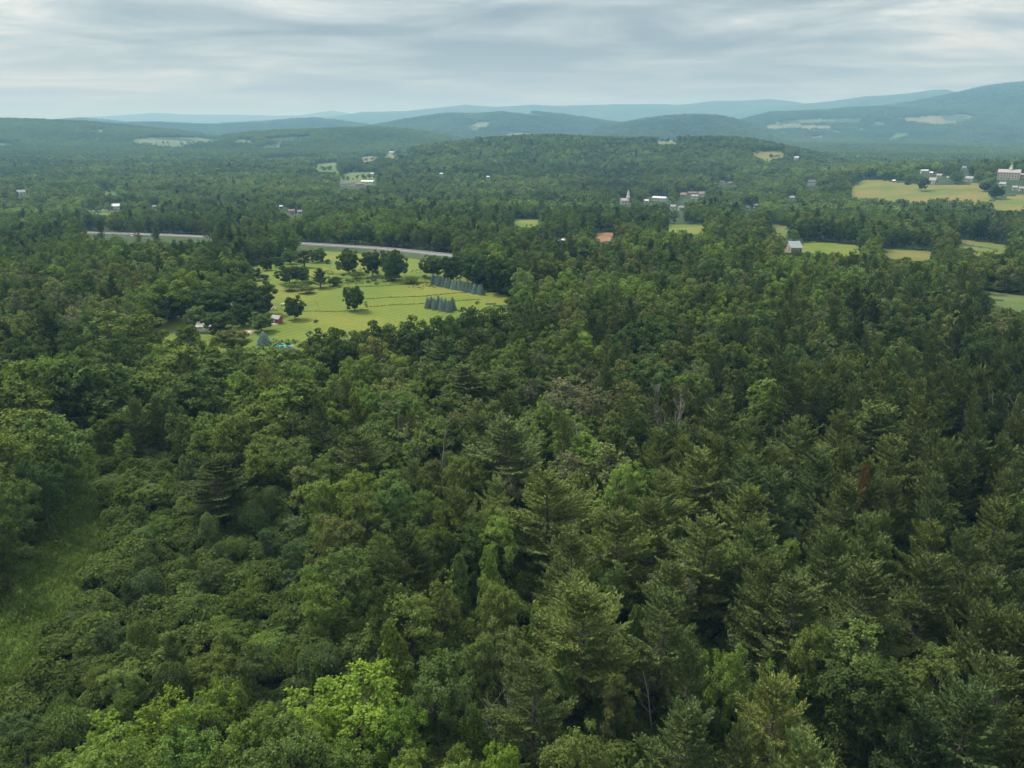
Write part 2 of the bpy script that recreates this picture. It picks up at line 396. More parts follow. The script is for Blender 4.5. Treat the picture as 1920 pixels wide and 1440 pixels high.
# ------------------------------------------------------------------ tree shapes (unit: metres, base at z = 0)
def broadleaf(seed, H=17.0, Rc=5.0, base=0.28, nl=34, per=190, size=0.30, lobe=0.30, upright=0.0, open_=0.0, rnd=False):
    g = np.random.default_rng(seed)
    zc = H*(base+(1-base)*0.50); hz = H*(1-base)*0.5
    segs = []
    top = np.array([g.normal(0, .5), g.normal(0, .5), H*0.86])
    tp = np.array([[0, 0, 0], [0.1, 0, H*.15], [g.normal(0, .2), g.normal(0, .2), H*.4], top*[.6, .6, .75], top])
    r0 = 0.016*H
    segs.append((tp, [r0*1.3, r0, r0*.8, r0*.45, r0*.12]))
    # lobe centres
    L = []
    tries = 0
    while len(L) < nl and tries < 4000:
        tries += 1
        d = unit(g.normal(size=3)); d[2] = d[2]*0.9+0.15
        k = g.uniform(0.40, 0.92)*(1+.22*math.sin(3*math.atan2(d[1], d[0])+seed))
        lr = lobe*Rc*g.uniform(0.6, 1.35)*(1.15-0.45*k)
        tz = d[2]*k
        wr = 1.0 if tz < 0 else (1-0.25*upright*tz)
        c = np.array([d[0]*Rc*k*wr, d[1]*Rc*k*wr, zc+tz*hz*(1.08)])
        c[:2] += g.normal(0, .25, 2)
        if all(np.linalg.norm((c-q)/np.array([1, 1, 1.0])) > 0.62*(lr+s) for q, s in L) or tries > 3000: L.append((c, lr))
    C, U, N = [], [], []
    cen = np.array([0, 0, zc-0.25*hz])
    for c, lr in L:
        segs.append((np.array([tp[2]*(1-0.0)+[0, 0, max(0, (c[2]-tp[2][2])*0.3)], (tp[2]+c)/2+[0, 0, 0.5], c]), [r0*.35, r0*.2, r0*.05]))
        n = int(per*(lr/(lobe*Rc))**2*g.uniform(.75, 1.2))
        outw = unit(c-cen)
        if rnd:
            d = unit(g.normal(size=(n*2, 3))); d = d[d@outw > -.4][:n]
            bump = np.max(d@unit(g.normal(size=(8, 3))).T, 1)
            rad = lr*(.70+.38*np.clip(bump, 0, 1)**2+g.normal(0, .06, len(d)))*np.where(g.random(len(d)) < .12, g.uniform(.5, .9, len(d)), 1)
            nrm = unit(d+np.array([0, 0, .30])+g.normal(0, .38, d.shape))
            C.append(c+d*rad[:, None]*[1.05, 1.05, .9+.3*upright]); N.append(nrm); U.append(np.cross(nrm, g.normal(size=d.shape)))
            continue
        nt = max(5, int(g.uniform(13, 19)*min(1.0, (per/120)**.5)))
        td = unit(g.normal(size=(nt*3, 3))+outw*0.55+np.array([0, 0, .35+.35*upright]))
        td = td[(td@outw) > -0.35][:nt]; nt = len(td)
        tl = lr*g.uniform(.72, 1.32, nt)
        k = g.integers(0, nt, n); f = 1-np.abs(g.normal(0, .30, n)); f = np.clip(f, .15, 1.05)
        spread = lr*(.10+.17*(1-f)+.04)
        p = c + td[k]*(tl[k]*f)[:, None]*np.array([1.05, 1.05, .92+.3*upright]) + g.normal(0, 1, (n, 3))*spread[:, None]
        nrm = unit(td[k]*0.7+np.array([0, 0, .55])+g.normal(0, .55, (n, 3)))
        C.append(p); N.append(nrm); U.append(unit(np.cross(nrm, g.normal(size=(n, 3)))) + np.array([0, 0, -0.15]))
    C = np.concatenate(C); N = np.concatenate(N); U = np.concatenate(U)
    if open_: 
        k = g.random(len(C)) > open_; C, N, U = C[k], N[k], U[k]
    s = size*g.uniform(.65, 1.35, len(C))
    v, q = leaves(C, U, N, s, s*0.62)
    tv, tq = tubes(segs, 5)
    return (tv, tq), (v, q)

def pine(seed, H=22.0, Rc=5.4, base=0.22, dz=1.15, tuft=0.36, dens=1.45, flatness=1.0):
    g = np.random.default_rng(seed)
    lean = g.normal(0, .25, 2)
    zt = np.linspace(0, H, 7); cx = lean[0]*(zt/H)**2*2+g.normal(0, .06, 7); cyy = lean[1]*(zt/H)**2*2+g.normal(0, .06, 7)
    segs = [(np.stack([cx, cyy, zt], 1), 0.014*H*(1-zt/H*0.93)+0.01)]
    C, U, N = [], [], []
    z = base*H
    asym = g.uniform(0, 2*np.pi)
    while z < H*0.985:
        tt = (z-base*H)/(H*(1-base))
        prof = (1-tt)**0.55*(0.86+0.2*np.sin(tt*19+seed))*(0.62+0.38*min(1, tt*3.2+0.3))
        nb = int(round(g.uniform(4, 6.4) if tt < 0.85 else 4))
        a0 = g.uniform(0, 2*np.pi)
        x0 = np.interp(z, zt, cx); y0 = np.interp(z, zt, cyy)
        for k in range(nb):
            if g.random() < 0.07 and tt < 0.8: continue
            az = a0+2*np.pi*k/nb+g.normal(0, .22)
            Lb = Rc*prof*g.uniform(.58, 1.28)*(1+0.12*np.cos(az-asym))+0.35
            el0 = R_(4+42*tt**1.3+g.normal(0, 5)); upc = 0.16+0.14*g.random()
            s = np.linspace(0, 1, 6)
            hx = Lb*s*np.cos(el0); hzv = Lb*s*np.sin(el0)-0.10*Lb*np.sin(np.pi*s)*(1-tt)+upc*Lb*s**3
            P = np.stack([x0+np.cos(az)*hx, y0+np.sin(az)*hx, z+hzv], 1)
            segs.append((P, np.linspace(0.045+0.012*Lb, 0.012, 6)))
            # side branchlets carrying tufts
            ns = max(3, int(Lb*2.1*dens))
            for sv in np.linspace(0.22 if tt < .7 else 0.1, 1.0, ns):
                B = np.array([np.interp(sv, s, P[:, i]) for i in range(3)])
                T = unit(P[min(5, int(sv*5)+1)]-P[int(min(sv*5, 4))])
                for sd_ in (-1, 1):
                    ll = (0.20+0.42*(1-sv))*Lb*g.uniform(.6, 1.1)*0.75+0.35
                    side = np.cross(T, [0, 0, 1])*sd_
                    dirn = unit(T*0.75+side*0.8+np.array([0, 0, 0.10+0.25*g.random()]))
                    nt = max(2, int(ll*3.0*dens))
                    f = (np.arange(nt)+0.6)/nt
                    p = B+dirn*ll*f[:, None]+g.normal(0, .06, (nt, 3))+np.array([0, 0, 0.08])*f[:, None]*ll
                    C.append(p); U.append(unit(dirn+g.normal(0, .38, (nt, 3))+[0, 0, .18]))
                    N.append(unit(np.array([0, 0, 1.0])+g.normal(0, .5, (nt, 3))))
            # tip plume
            nt = 5
            p = P[-1]+unit(P[-1]-P[-2])*g.uniform(-.5, .4, nt)[:, None]
            C.append(p); U.append(unit(unit(P[-1]-P[-2])+g.normal(0, .35, (nt, 3))+[0, 0, .35])); N.append(unit(g.normal(0, 1, (nt, 3))+[0, 0, .6]))
        z += dz*g.uniform(.75, 1.25)*(1-0.35*tt)
    nt = 26
    p = np.stack([cx[-1]+g.normal(0, .12, nt), cyy[-1]+g.normal(0, .12, nt), H-g.uniform(0, 1.6, nt)], 1)
    C.append(p); U.append(unit(g.normal(0, .5, (nt, 3))+[0, 0, 1])); N.append(unit(g.normal(size=(nt, 3))))
    C = np.concatenate(C); U = np.concatenate(U); N = np.concatenate(N)
    s = tuft*g.uniform(.65, 1.3, len(C))
    v, q = leaves(C, U, N, s, s*0.33, 0.3)
    print('pine', len(C))
    tv, tq = tubes(segs, 4)
    return (tv, tq), (v, q)

def spruce(seed, H=5.5, Rc=1.5, n=5200, size=0.15):
    g = np.random.default_rng(seed)
    z = H*(1-np.sqrt(g.random(n))*0.95)
    t = 1-z/H
    tier = 0.82+0.18*np.abs(np.sin(z/H*np.pi*9))
    a = g.uniform(0, 2*np.pi, n)
    br = 1+0.12*np.sin(a*7+z*3)
    r = Rc*1.1*t**0.72*tier*br*np.where(g.random(n) < .25, g.uniform(.4, 1, n), g.uniform(.88, 1.05, n))
    C = np.stack([np.cos(a)*r, np.sin(a)*r, z], 1)
    o = np.stack([np.cos(a), np.sin(a), np.full(n, .25)], 1)
    U = unit(o*.4+[0, 0, -.6]+g.normal(0, .35, (n, 3))); N = unit(o*.9+np.array([0, 0, .5])+g.normal(0, .4, (n, 3)))
    s = size*g.uniform(.7, 1.3, n)
    return tubes([([[0, 0, 0], [0, 0, H*.5], [0, 0, H*.97]], [0.1, 0.07, 0.02])], 5), leaves(C, U, N, s, s*.45)

def shrub(seed, H=4.0, Rc=3.0, nl=16, per=130, size=0.24):
    g = np.random.default_rng(seed)
    C, U, N, segs = [], [], [], []
    for k in range(nl):
        a = g.uniform(0, 2*np.pi); rr = Rc*0.75*np.sqrt(g.random())
        c = np.array([np.cos(a)*rr, np.sin(a)*rr, H*(0.30+0.45*(1-(rr/Rc)**2)*g.uniform(.6, 1.15))])
        lr = g.uniform(.24, .42)*Rc
        segs.append(([[0, 0, 0], c*[.6, .6, .5], c], [.06, .04, .015]))
        n = int(per*g.uniform(.7, 1.3)); d = unit(g.normal(size=(n, 3))); d[:, 2] = np.where(d[:, 2] < -0.3, -d[:, 2], d[:, 2])
        p = c+d*lr*(0.85+g.normal(0, .14, n))[:, None]*[1.1, 1.1, .8]
        p[:, 2] = np.maximum(p[:, 2], 0.05)
        C.append(p); nn_ = unit(d+[0, 0, .5]+g.normal(0, .5, d.shape)); N.append(nn_); U.append(np.cross(nn_, g.normal(size=d.shape)))
    C = np.concatenate(C); U = np.concatenate(U); N = np.concatenate(N)
    s = size*g.uniform(.6, 1.4, len(C))
    return tubes(segs, 4), leaves(C, U, N, s, s*.6)

def vine(seed, H=13.0, Rc=2.0, n=3600, size=0.22):
    """trunk draped with climbing vine: an uneven leafy column"""
    g = np.random.default_rng(seed)
    z = H*g.random(n)**0.85
    a = g.uniform(0, 2*np.pi, n); t = z/H
    prof = Rc*(0.55+0.45*np.sin(np.pi*np.clip(t*1.0+0.25, 0, 1)))*np.where(t > .82, np.sqrt(np.clip((1.03-t)/.21, 0, 1)), 1)
    r = prof*(1+0.28*np.sin(a*3+z*.8+seed)+0.18*np.sin(a*5-z*1.7))*np.where(g.random(n) < .3, g.uniform(.5, 1, n), g.uniform(.9, 1.08, n))
    cx = 0.05*H*np.sin(t*2.4+seed); cyy = 0.04*H*np.sin(t*3.1+seed*2)
    C = np.stack([cx+np.cos(a)*r, cyy+np.sin(a)*r, z], 1)
    o = np.stack([np.cos(a), np.sin(a), 0.3+0*a], 1)
    N = unit(o+g.normal(0, .5, (n, 3))); U = unit(np.array([0, 0, -1.])+g.normal(0, .5, (n, 3)))
    s = size*g.uniform(.6, 1.4, n)
    tz = np.linspace(0, .98, 6)
    return tubes([(np.stack([.05*H*np.sin(tz*2.4+seed), .04*H*np.sin(tz*3.1+seed*2), tz*H], 1), .2*(1-tz)+.03)], 5), leaves(C, U, N, s, s*.65)

def deadtree(seed, H=14.0, spread=0.35, stems=1, n=14, twig=5):
    g = np.random.default_rng(seed); segs = []
    def grow(p0, d, L, r, lvl):
        k = 5; pts = [np.array(p0)]; dd = unit(np.array(d, float))
        for i in range(k):
            dd = unit(dd+g.normal(0, .11, 3)+[0, 0, .05]); pts.append(pts[-1]+dd*L/k)
        segs.append((np.array(pts), np.linspace(r, r*.25, k+1)))
        if lvl == 0: return
        for j in range(n if lvl == 2 else twig):
            f = g.uniform(.3 if lvl == 2 else .25, 1); b = pts[int(f*k)]
            a = g.uniform(0, 2*np.pi); e = g.uniform(.35, 1.0)
            nd = unit(dd*0.9+np.array([np.cos(a), np.sin(a), .25])*spread/0.35*e)
            grow(b, nd, L*g.uniform(.22, .42)*(1.15-.4*f), max(r*(1-f*.75)*.45, .016), lvl-1)
    for s in range(stems):
        a = g.uniform(0, 2*np.pi); o = 0.5*(stems > 1)
        grow([np.cos(a)*o, np.sin(a)*o, 0], [np.cos(a)*.12*stems**.5, np.sin(a)*.12*stems**.5, 1], H*g.uniform(.8, 1), 0.011*H, 2)
    return tubes(segs, 4)

# ------------------------------------------------------------------ tree library: {kind: [(trunk mesh, crown mesh, height, radius)]}
LIB = {}
def add_kind(kind, items, mats, names=('trunk', 'crown')):
    L = []
    for (tr, cr), H, Rc in items:
        tm = mesh_np(names[0], tr[0], tr[1], mats[0], smooth=True)
        cm = mesh_np(names[1], cr[0], cr[1], mats[1])
        jv = np.concatenate([tr[0], cr[0]]); jf = [tr[1], cr[1]+len(tr[0])]
        jm = mesh_np(kind, jv, [np.concatenate(jf)], mats, np.concatenate([np.zeros(len(tr[1])), np.ones(len(cr[1]))]))
        L.append((tm, cm, float(cr[0][:, 2].max()), float(np.percentile(np.hypot(cr[0][:, 0], cr[0][:, 1]), 93)), jm))
    LIB[kind] = L
add_kind('broadleaf', [(broadleaf(1, 16, 5.0, .25, 36, 330, .25), 16, 5.0), (broadleaf(2, 18, 5.6, .25, 44, 300, .25, .27), 18, 5.6),
    (broadleaf(3, 17, 4.2, .22, 34, 310, .25, .32, .8), 17, 4.2), (broadleaf(4, 14, 5.4, .25, 40, 300, .25, .27), 14, 5.4),
    (broadleaf(5, 19, 4.8, .22, 46, 290, .25, .27, .5), 19, 4.8), (broadleaf(6, 15, 4.4, .22, 30, 330, .25, .34), 15, 4.4)], (M_BARK, M_LEAF))
add_kind('broadleaf_full', [(broadleaf(7, 13, 5.0, .03, 70, 200, .30, .26, rnd=True), 13, 5.0), (broadleaf(8, 14, 4.8, .02, 66, 200, .30, .27, .4, rnd=True), 14, 4.8), (broadleaf(9, 12, 5.2, .04, 70, 200, .30, .26, rnd=True), 12, 5.2)], (M_BARK, M_LEAF))
add_kind('broadleaf_open', [(broadleaf(11, 16, 4.4, .30, 44, 90, .25, .24, .8, .15), 16, 4.4), (broadleaf(12, 17, 3.8, .34, 36, 85, .24, .26, 1.0, .2), 17, 3.8), (broadleaf(13, 15, 4.8, .35, 40, 80, .24, .24, .5, .2), 15, 4.8)], (M_BARK, M_LEAF))
add_kind('pine', [(pine(21, 22, 5.0), 22, 5.0), (pine(22, 20, 4.6, .2), 20, 4.6), (pine(23, 23, 4.3, .3), 23, 4.3), (pine(24, 19, 5.2, .2), 19, 5.2), (pine(25, 21, 3.8, .3), 21, 3.8)], (M_PBARK, M_NEEDLE))
add_kind('pine_bare', [(pine(31, 22, 3.2, .62), 22, 3.2), (pine(32, 21, 3.0, .58), 21, 3.0)], (M_PBARK, M_NEEDLE))
add_kind('shrub', [(shrub(41), 4, 3), (shrub(42, 3.2, 3.2), 3.2, 3.2), (shrub(43, 5, 2.8, 20), 5, 2.8), (shrub(44, 4.4, 3.4, 22), 4.4, 3.4)], (M_BARK, M_LEAF), ('stem', 'foliage'))
add_kind('vine', [(vine(51), 13, 2.0), (vine(52, 12, 1.7), 12, 1.7), (vine(53, 14, 1.5), 14, 1.5)], (M_BARK, M_LEAF))
add_kind('spruce', [(spruce(61), 5.5, 1.5), (spruce(62, 5.5, 1.15), 5.5, 1.4), (spruce(63, 5.5, 1.7), 5.5, 1.4), (spruce(64, 5.5, 1.35), 5.5, 1.4)], (M_PBARK, M_NEEDLE))
add_kind('broadleaf_near', [(broadleaf(101, 15, 5.2, .22, 44, 520, .165, .26), 15, 5.0), (broadleaf(102, 16, 5.0, .2, 42, 520, .16, .27, .5), 16, 5.6), (broadleaf(103, 14, 5.4, .2, 46, 480, .16, .25), 14, 4.2)], (M_BARK, M_LEAF))
add_kind('pine_near', [(pine(111, 22, 5.6, .2, 1.2, .27, 1.9), 22, 5.0), (pine(112, 21, 5.2, .25, 1.2, .27, 1.9), 22, 5.0), (pine(113, 22, 5.8, .2, 1.25, .27, 1.9), 22, 5.0)], (M_PBARK, M_NEEDLE))
add_kind('shrub_near', [(shrub(121, 4, 3, 22, 330, .13), 4, 3), (shrub(122, 3.2, 3.2, 20, 330, .13), 4, 3), (shrub(123, 5, 2.8, 24, 300, .13), 4, 3)], (M_BARK, M_LEAF), ('stem', 'foliage'))
# far versions with bigger, fewer leaves
add_kind('broadleaf_mid', [(broadleaf(171, 16, 5.0, .15, 30, 130, .36, .30, rnd=True), 16, 5), (broadleaf(172, 15, 5.2, .15, 26, 140, .36, .33, rnd=True), 15, 5), (broadleaf(173, 18, 4.4, .15, 28, 130, .36, .32, .6, rnd=True), 18, 5), (broadleaf(174, 14, 5.4, .15, 34, 120, .36, .28, rnd=True), 14, 5), (broadleaf(175, 17, 4.6, .15, 26, 90, .36, .3, .8, .1), 14, 5)], (M_BARK, M_LEAF))
add_kind('broadleaf_far', [(broadleaf(71, 16, 5.0, .1, 16, 60, .62, .38, rnd=True), 16, 5.0), (broadleaf(72, 15, 4.9, .1, 14, 62, .60, .42, rnd=True), 15, 4.6), (broadleaf(73, 16, 4.6, .1, 15, 60, .58, .40, .5, rnd=True), 17, 4.4), (broadleaf(74, 13, 5.2, .1, 13, 62, .62, .42, rnd=True), 13, 4.8)], (M_BARK, M_LEAF))
add_kind('pine_far', [(pine(81, 20, 4.2, .22, 1.7, .95, .6), 20, 4.2), (pine(82, 18, 4.0, .2, 1.7, .95, .6), 18, 4.0)], (M_PBARK, M_NEEDLE))
def clump(seed):
    g = np.random.default_rng(seed); vs, fs, n0 = [], [], 0
    for k in range(15):
        x, y = g.uniform(-17, 17, 2); Rr = g.uniform(3.6, 5.6); Hh = g.uniform(11, 17)
        (_, _), (v, q) = broadleaf(seed*50+k, Hh, Rr*1.1, .2, 6, 17, 1.2, .55, rnd=True)
        vs.append(v+[x, y, 0]); fs.append(q+n0); n0 += len(v)
    return np.concatenate(vs), np.concatenate(fs)
CL = [mesh_np('tree_clump', *clump(s), M_LEAF) for s in (91, 92, 93, 94)]

# ------------------------------------------------------------------ colours of trees (leaf albedo)
TINT = {
 'mid': (0.108, 0.152, 0.042), 'bright': (0.132, 0.198, 0.030), 'fresh': (0.130, 0.190, 0.042), 'dark': (0.064, 0.098, 0.030),
 'olive': (0.122, 0.146, 0.050), 'blue': (0.082, 0.120, 0.046), 'pine': (0.094, 0.126, 0.042), 'pinelight': (0.122, 0.156, 0.046),
 'darkpine': (0.060, 0.084, 0.032), 'grey': (0.128, 0.138, 0.074), 'spruce': (0.19, 0.27, 0.24), 'red': (0.22, 0.09, 0.05), 'orange': (0.19, 0.11, 0.045), 'yellow': (0.132, 0.168, 0.042)}
TWORD = {'mid': 'mid green', 'bright': 'bright yellow-green', 'fresh': 'fresh green', 'dark': 'dark green', 'olive': 'olive green', 'blue': 'blue-green',
 'pine': 'green', 'pinelight': 'light green tipped', 'darkpine': 'dark', 'grey': 'sparse grey-green', 'spruce': 'blue', 'red': 'reddish', 'orange': 'orange', 'yellow': 'yellowish'}

trees = []        # dicts: lib kind, variant, x, y, z, sx, sz, rot, tone, tintmul
def add_tree(lib, x, y, h, w=None, tone='mid', v=None, label=None, group=None, z=None):
    rr_ = math.hypot(x, y)
    if lib+'_near' in LIB and rr_ < 165: lib += '_near'
    elif lib == 'broadleaf' and rr_ > 235: lib = 'broadleaf_mid'
    L = LIB.get(lib)
    v = int(rng.integers(len(L))) if v is None else v
    H, Rc = L[v][2], L[v][3]
    sz = h/H; sx = (w/2/Rc/1.03) if w else sz
    trees.append(dict(lib=lib, v=v, x=x, y=y, z=gz(x, y)-0.2 if z is None else z, sx=sx, sz=sz, rot=rng.uniform(0, 6.28), tone=tone, label=label, h=h, w=sx*Rc*2, group=group, hand=True))
    return trees[-1]
def by_top(lib, px, py, h, wpx, tone='mid', **k):
    p = hit(px, py, h)
    if p is None: return
    dep = project(p[0], p[1], p[2]+h*.6)[2]
    return add_tree(lib, p[0], p[1], h, wpx*dep/F, tone, **k)
def by_base(lib, px, top, base, wpx, tone='mid', **k):
    p = hit(px, base)
    dep = project(p[0], p[1], p[2])[2]
    h = (base-top)*dep/F/math.cos(math.atan2(CAMH-p[2], math.hypot(p[0], p[1]))) 
    return add_tree(lib, p[0], p[1], h, wpx*dep/F, tone, **k)

# the single trees and shrubs of the meadow: (shape, x, top, foot, width, tone, label)
MEADOW = [
 ('broadleaf', 665, 534, 583, 40, 'dark', 'dark oval tree standing alone in the middle of the mown meadow'),
 ('broadleaf', 553, 554, 599, 38, 'dark', 'round dark tree standing alone left of the lone oval tree'),
 ('broadleaf', 655, 466, 512, 44, 'dark', 'leftmost of three big dark trees at the back of the meadow'),
 ('broadleaf', 699, 469, 518, 42, 'dark', 'middle of three big dark trees at the back of the meadow'),
 ('broadleaf', 738, 466, 525, 54, 'dark', 'widest and rightmost of three big dark trees in the meadow'),
 ('shrub', 668, 508, 522, 26, 'mid', 'low bush at the foot of the leftmost big meadow tree'),
 ('shrub', 772, 517, 532, 32, 'mid', 'low rounded bush right of the three big meadow trees'),
 ('shrub', 735, 512, 526, 30, 'mid', 'bush under the widest big tree in the meadow'),
 ('broadleaf', 500, 480, 507, 27, 'dark', 'small rounded dark tree at the back left of the meadow'),
 ('broadleaf', 524, 480, 502, 24, 'dark', 'small rounded tree right beside the small back left tree'),
 ('broadleaf', 545, 468, 495, 30, 'mid', 'tree left of the dark pine at the meadow back edge'),
 ('pine', 571, 469, 502, 34, 'darkpine', 'dark pine between rounded trees at the meadow back edge'),
 ('broadleaf', 596, 464, 492, 34, 'mid', 'rounded tree right of the dark pine near the highway'),
 ('broadleaf', 543, 497, 531, 44, 'dark', 'broad tree in the left middle clump of the meadow'),
 ('broadleaf', 566, 497, 530, 34, 'dark', 'taller dark tree in the left middle clump of the meadow'),
 ('pine', 601, 502, 540, 30, 'darkpine', 'pine at the right end of the left middle meadow clump'),
 ('broadleaf', 627, 517, 536, 24, 'dark', 'small dark tree right of the meadow pine'),
 ('shrub', 577, 524, 540, 34, 'mid', 'bush in front of the meadow pine'),
 ('shrub', 575, 536, 550, 32, 'olive', 'low spreading olive bush in front of the left meadow clump'),
 ('shrub', 547, 529, 545, 36, 'mid', 'wide low bush at the left foot of the meadow clump'),
 ('pine', 486, 501, 526, 20, 'darkpine', 'narrow dark conifer at the left edge of the meadow'),
 ('shrub', 497, 514, 524, 16, 'dark', 'small bush beside the narrow dark conifer'),
 ('shrub', 615, 485, 494, 12, 'dark', 'small round bush alone near the back of the meadow'),
 ('broadleaf', 812, 478, 520, 48, 'dark', 'dark tree right behind the spruce row'),
 ('broadleaf', 850, 474, 530, 50, 'dark', 'second dark tree behind the spruce row'),
 ('broadleaf', 895, 470, 540, 60, 'dark', 'big dark tree behind the middle of the spruce row'),
 ('broadleaf', 935, 478, 550, 55, 'dark', 'big dark tree at the right end behind the spruce row'),
 ('broadleaf', 970, 482, 556, 55, 'dark', 'dark tree at the right corner of the meadow'),
 ('shrub', 936, 528, 549, 28, 'dark', 'bush right of the last spruce of the row'),
 ('shrub', 958, 533, 555, 30, 'mid', 'bush at the right tip of the meadow'),
 ('broadleaf', 409, 536, 597, 72, 'dark', 'big spreading dark tree over the hidden house left of the meadow'),
 ('broadleaf', 484, 526, 592, 74, 'dark', 'big spreading dark tree left of the red playhouse'),
 ('pine', 457, 492, 565, 44, 'darkpine', 'tall dark conifer behind the two spreading trees'),
 ('broadleaf', 425, 486, 560, 62, 'dark', 'tall dark tree left of the tall dark conifer'),
 ('broadleaf', 385, 490, 560, 62, 'dark', 'tall dark tree behind the yard left of the meadow'),
 ('broadleaf', 327, 545, 601, 50, 'dark', 'dark tree at the left end of the yard lawn'),
 ('broadleaf', 491, 584, 622, 44, 'mid', 'tree in front of the red playhouse, to its left'),
 ('broadleaf', 418, 582, 634, 60, 'dark', 'rounded dark tree between the garage and the sand pit'),
 ('broadleaf', 438, 612, 660, 66, 'olive', 'loose olive tree in front of the rounded yard tree'),
 ('broadleaf', 357, 607, 652, 44, 'mid', 'tree in front of the driveway'),
 ('spruce', 495, 620, 646, 26, 'spruce', 'lone blue spruce near the swimming pool'),
 ('broadleaf', 372, 572, 618, 44, 'mid', 'rounded tree behind the pale garage in the yard'),
 ('broadleaf', 455, 566, 612, 46, 'dark', 'dark tree between the two big spreading yard trees'),
 ('broadleaf', 1728, 330, 358, 22, 'mid', 'tree standing at the back of the golden hay field'),
 ('broadleaf', 1846, 341, 359, 20, 'dark', 'dark rounded tree at the right end of the hay field'),
 ('broadleaf', 1866, 346, 373, 27, 'dark', 'larger dark tree in the notch of the hay field'),
 ('broadleaf', 1701, 340, 346, 12, 'mid', 'small tree by the white house row behind the hay field'),
 ('spruce', 604, 480, 490, 6, 'mid', 'tiny young conifer at the back of the meadow'),
]
for (lib, x, tp, bs, w, tone, lab) in MEADOW:
    by_base('broadleaf_full' if lib == 'broadleaf' else lib, x, tp, bs, w, tone, label=lab)
BUSH = ['left of five below the leftmost big tree', 'second of five below the leftmost big tree', 'third of five below the leftmost big tree', 'lower one under the middle big tree', 'lowest one below the middle big tree', 'beside the narrow dark conifer', 'just right of the meadow pine', 'highest one right of the meadow pine', 'upper one under the middle big tree', 'near the left end of the spruce row', 'right below the meadow pine', 'between the middle and widest big trees']
for k, (x, y) in enumerate([(653,527),(661,529),(672,527),(691,530),(706,533),(516,519),(636,524),(644,517),(690,523),(795,520),(640,530),(700,527)]):
    by_base('shrub', x, y-5, y, 9, 'mid', label='small low meadow bush, ' + BUSH[k], group='small bushes in the rough grass')
# two rows of blue spruces
a = hit(812, 533); b = hit(905, 553)
ords = ['first', 'second', 'third', 'fourth', 'fifth', 'sixth', 'seventh', 'eighth', 'ninth', 'tenth', 'eleventh', 'twelfth', 'thirteenth', 'fourteenth', 'fifteenth', 'sixteenth', 'seventeenth', 'eighteenth', 'nineteenth', 'twentieth']
for k in range(15):
    f = k/14; x, y = a[0]+(b[0]-a[0])*f, a[1]+(b[1]-a[1])*f
    add_tree('spruce', x+rng.normal(0, .25), y+rng.normal(0, .3), 5.6+rng.normal(0, .65), 3.0+rng.normal(0, .4), 'spruce', label=f'blue spruce in the long planted row, {ords[k]} from the left', group='blue spruces planted in rows')
a = hit(802, 578); b = hit(842, 585)
for k in range(8):
    f = (k//2)/3; off = 3.2*(k % 2); x, y = a[0]+(b[0]-a[0])*f+(k % 2)*1.3, a[1]+(b[1]-a[1])*f+off
    add_tree('spruce', x, y, 5.6+rng.normal(0, .6), 3.0+rng.normal(0, .35), 'spruce', label=f"blue spruce in the short double planting, {ords[k//2]} from left in the {'back' if k%2 else 'front'} row", group='blue spruces planted in rows')

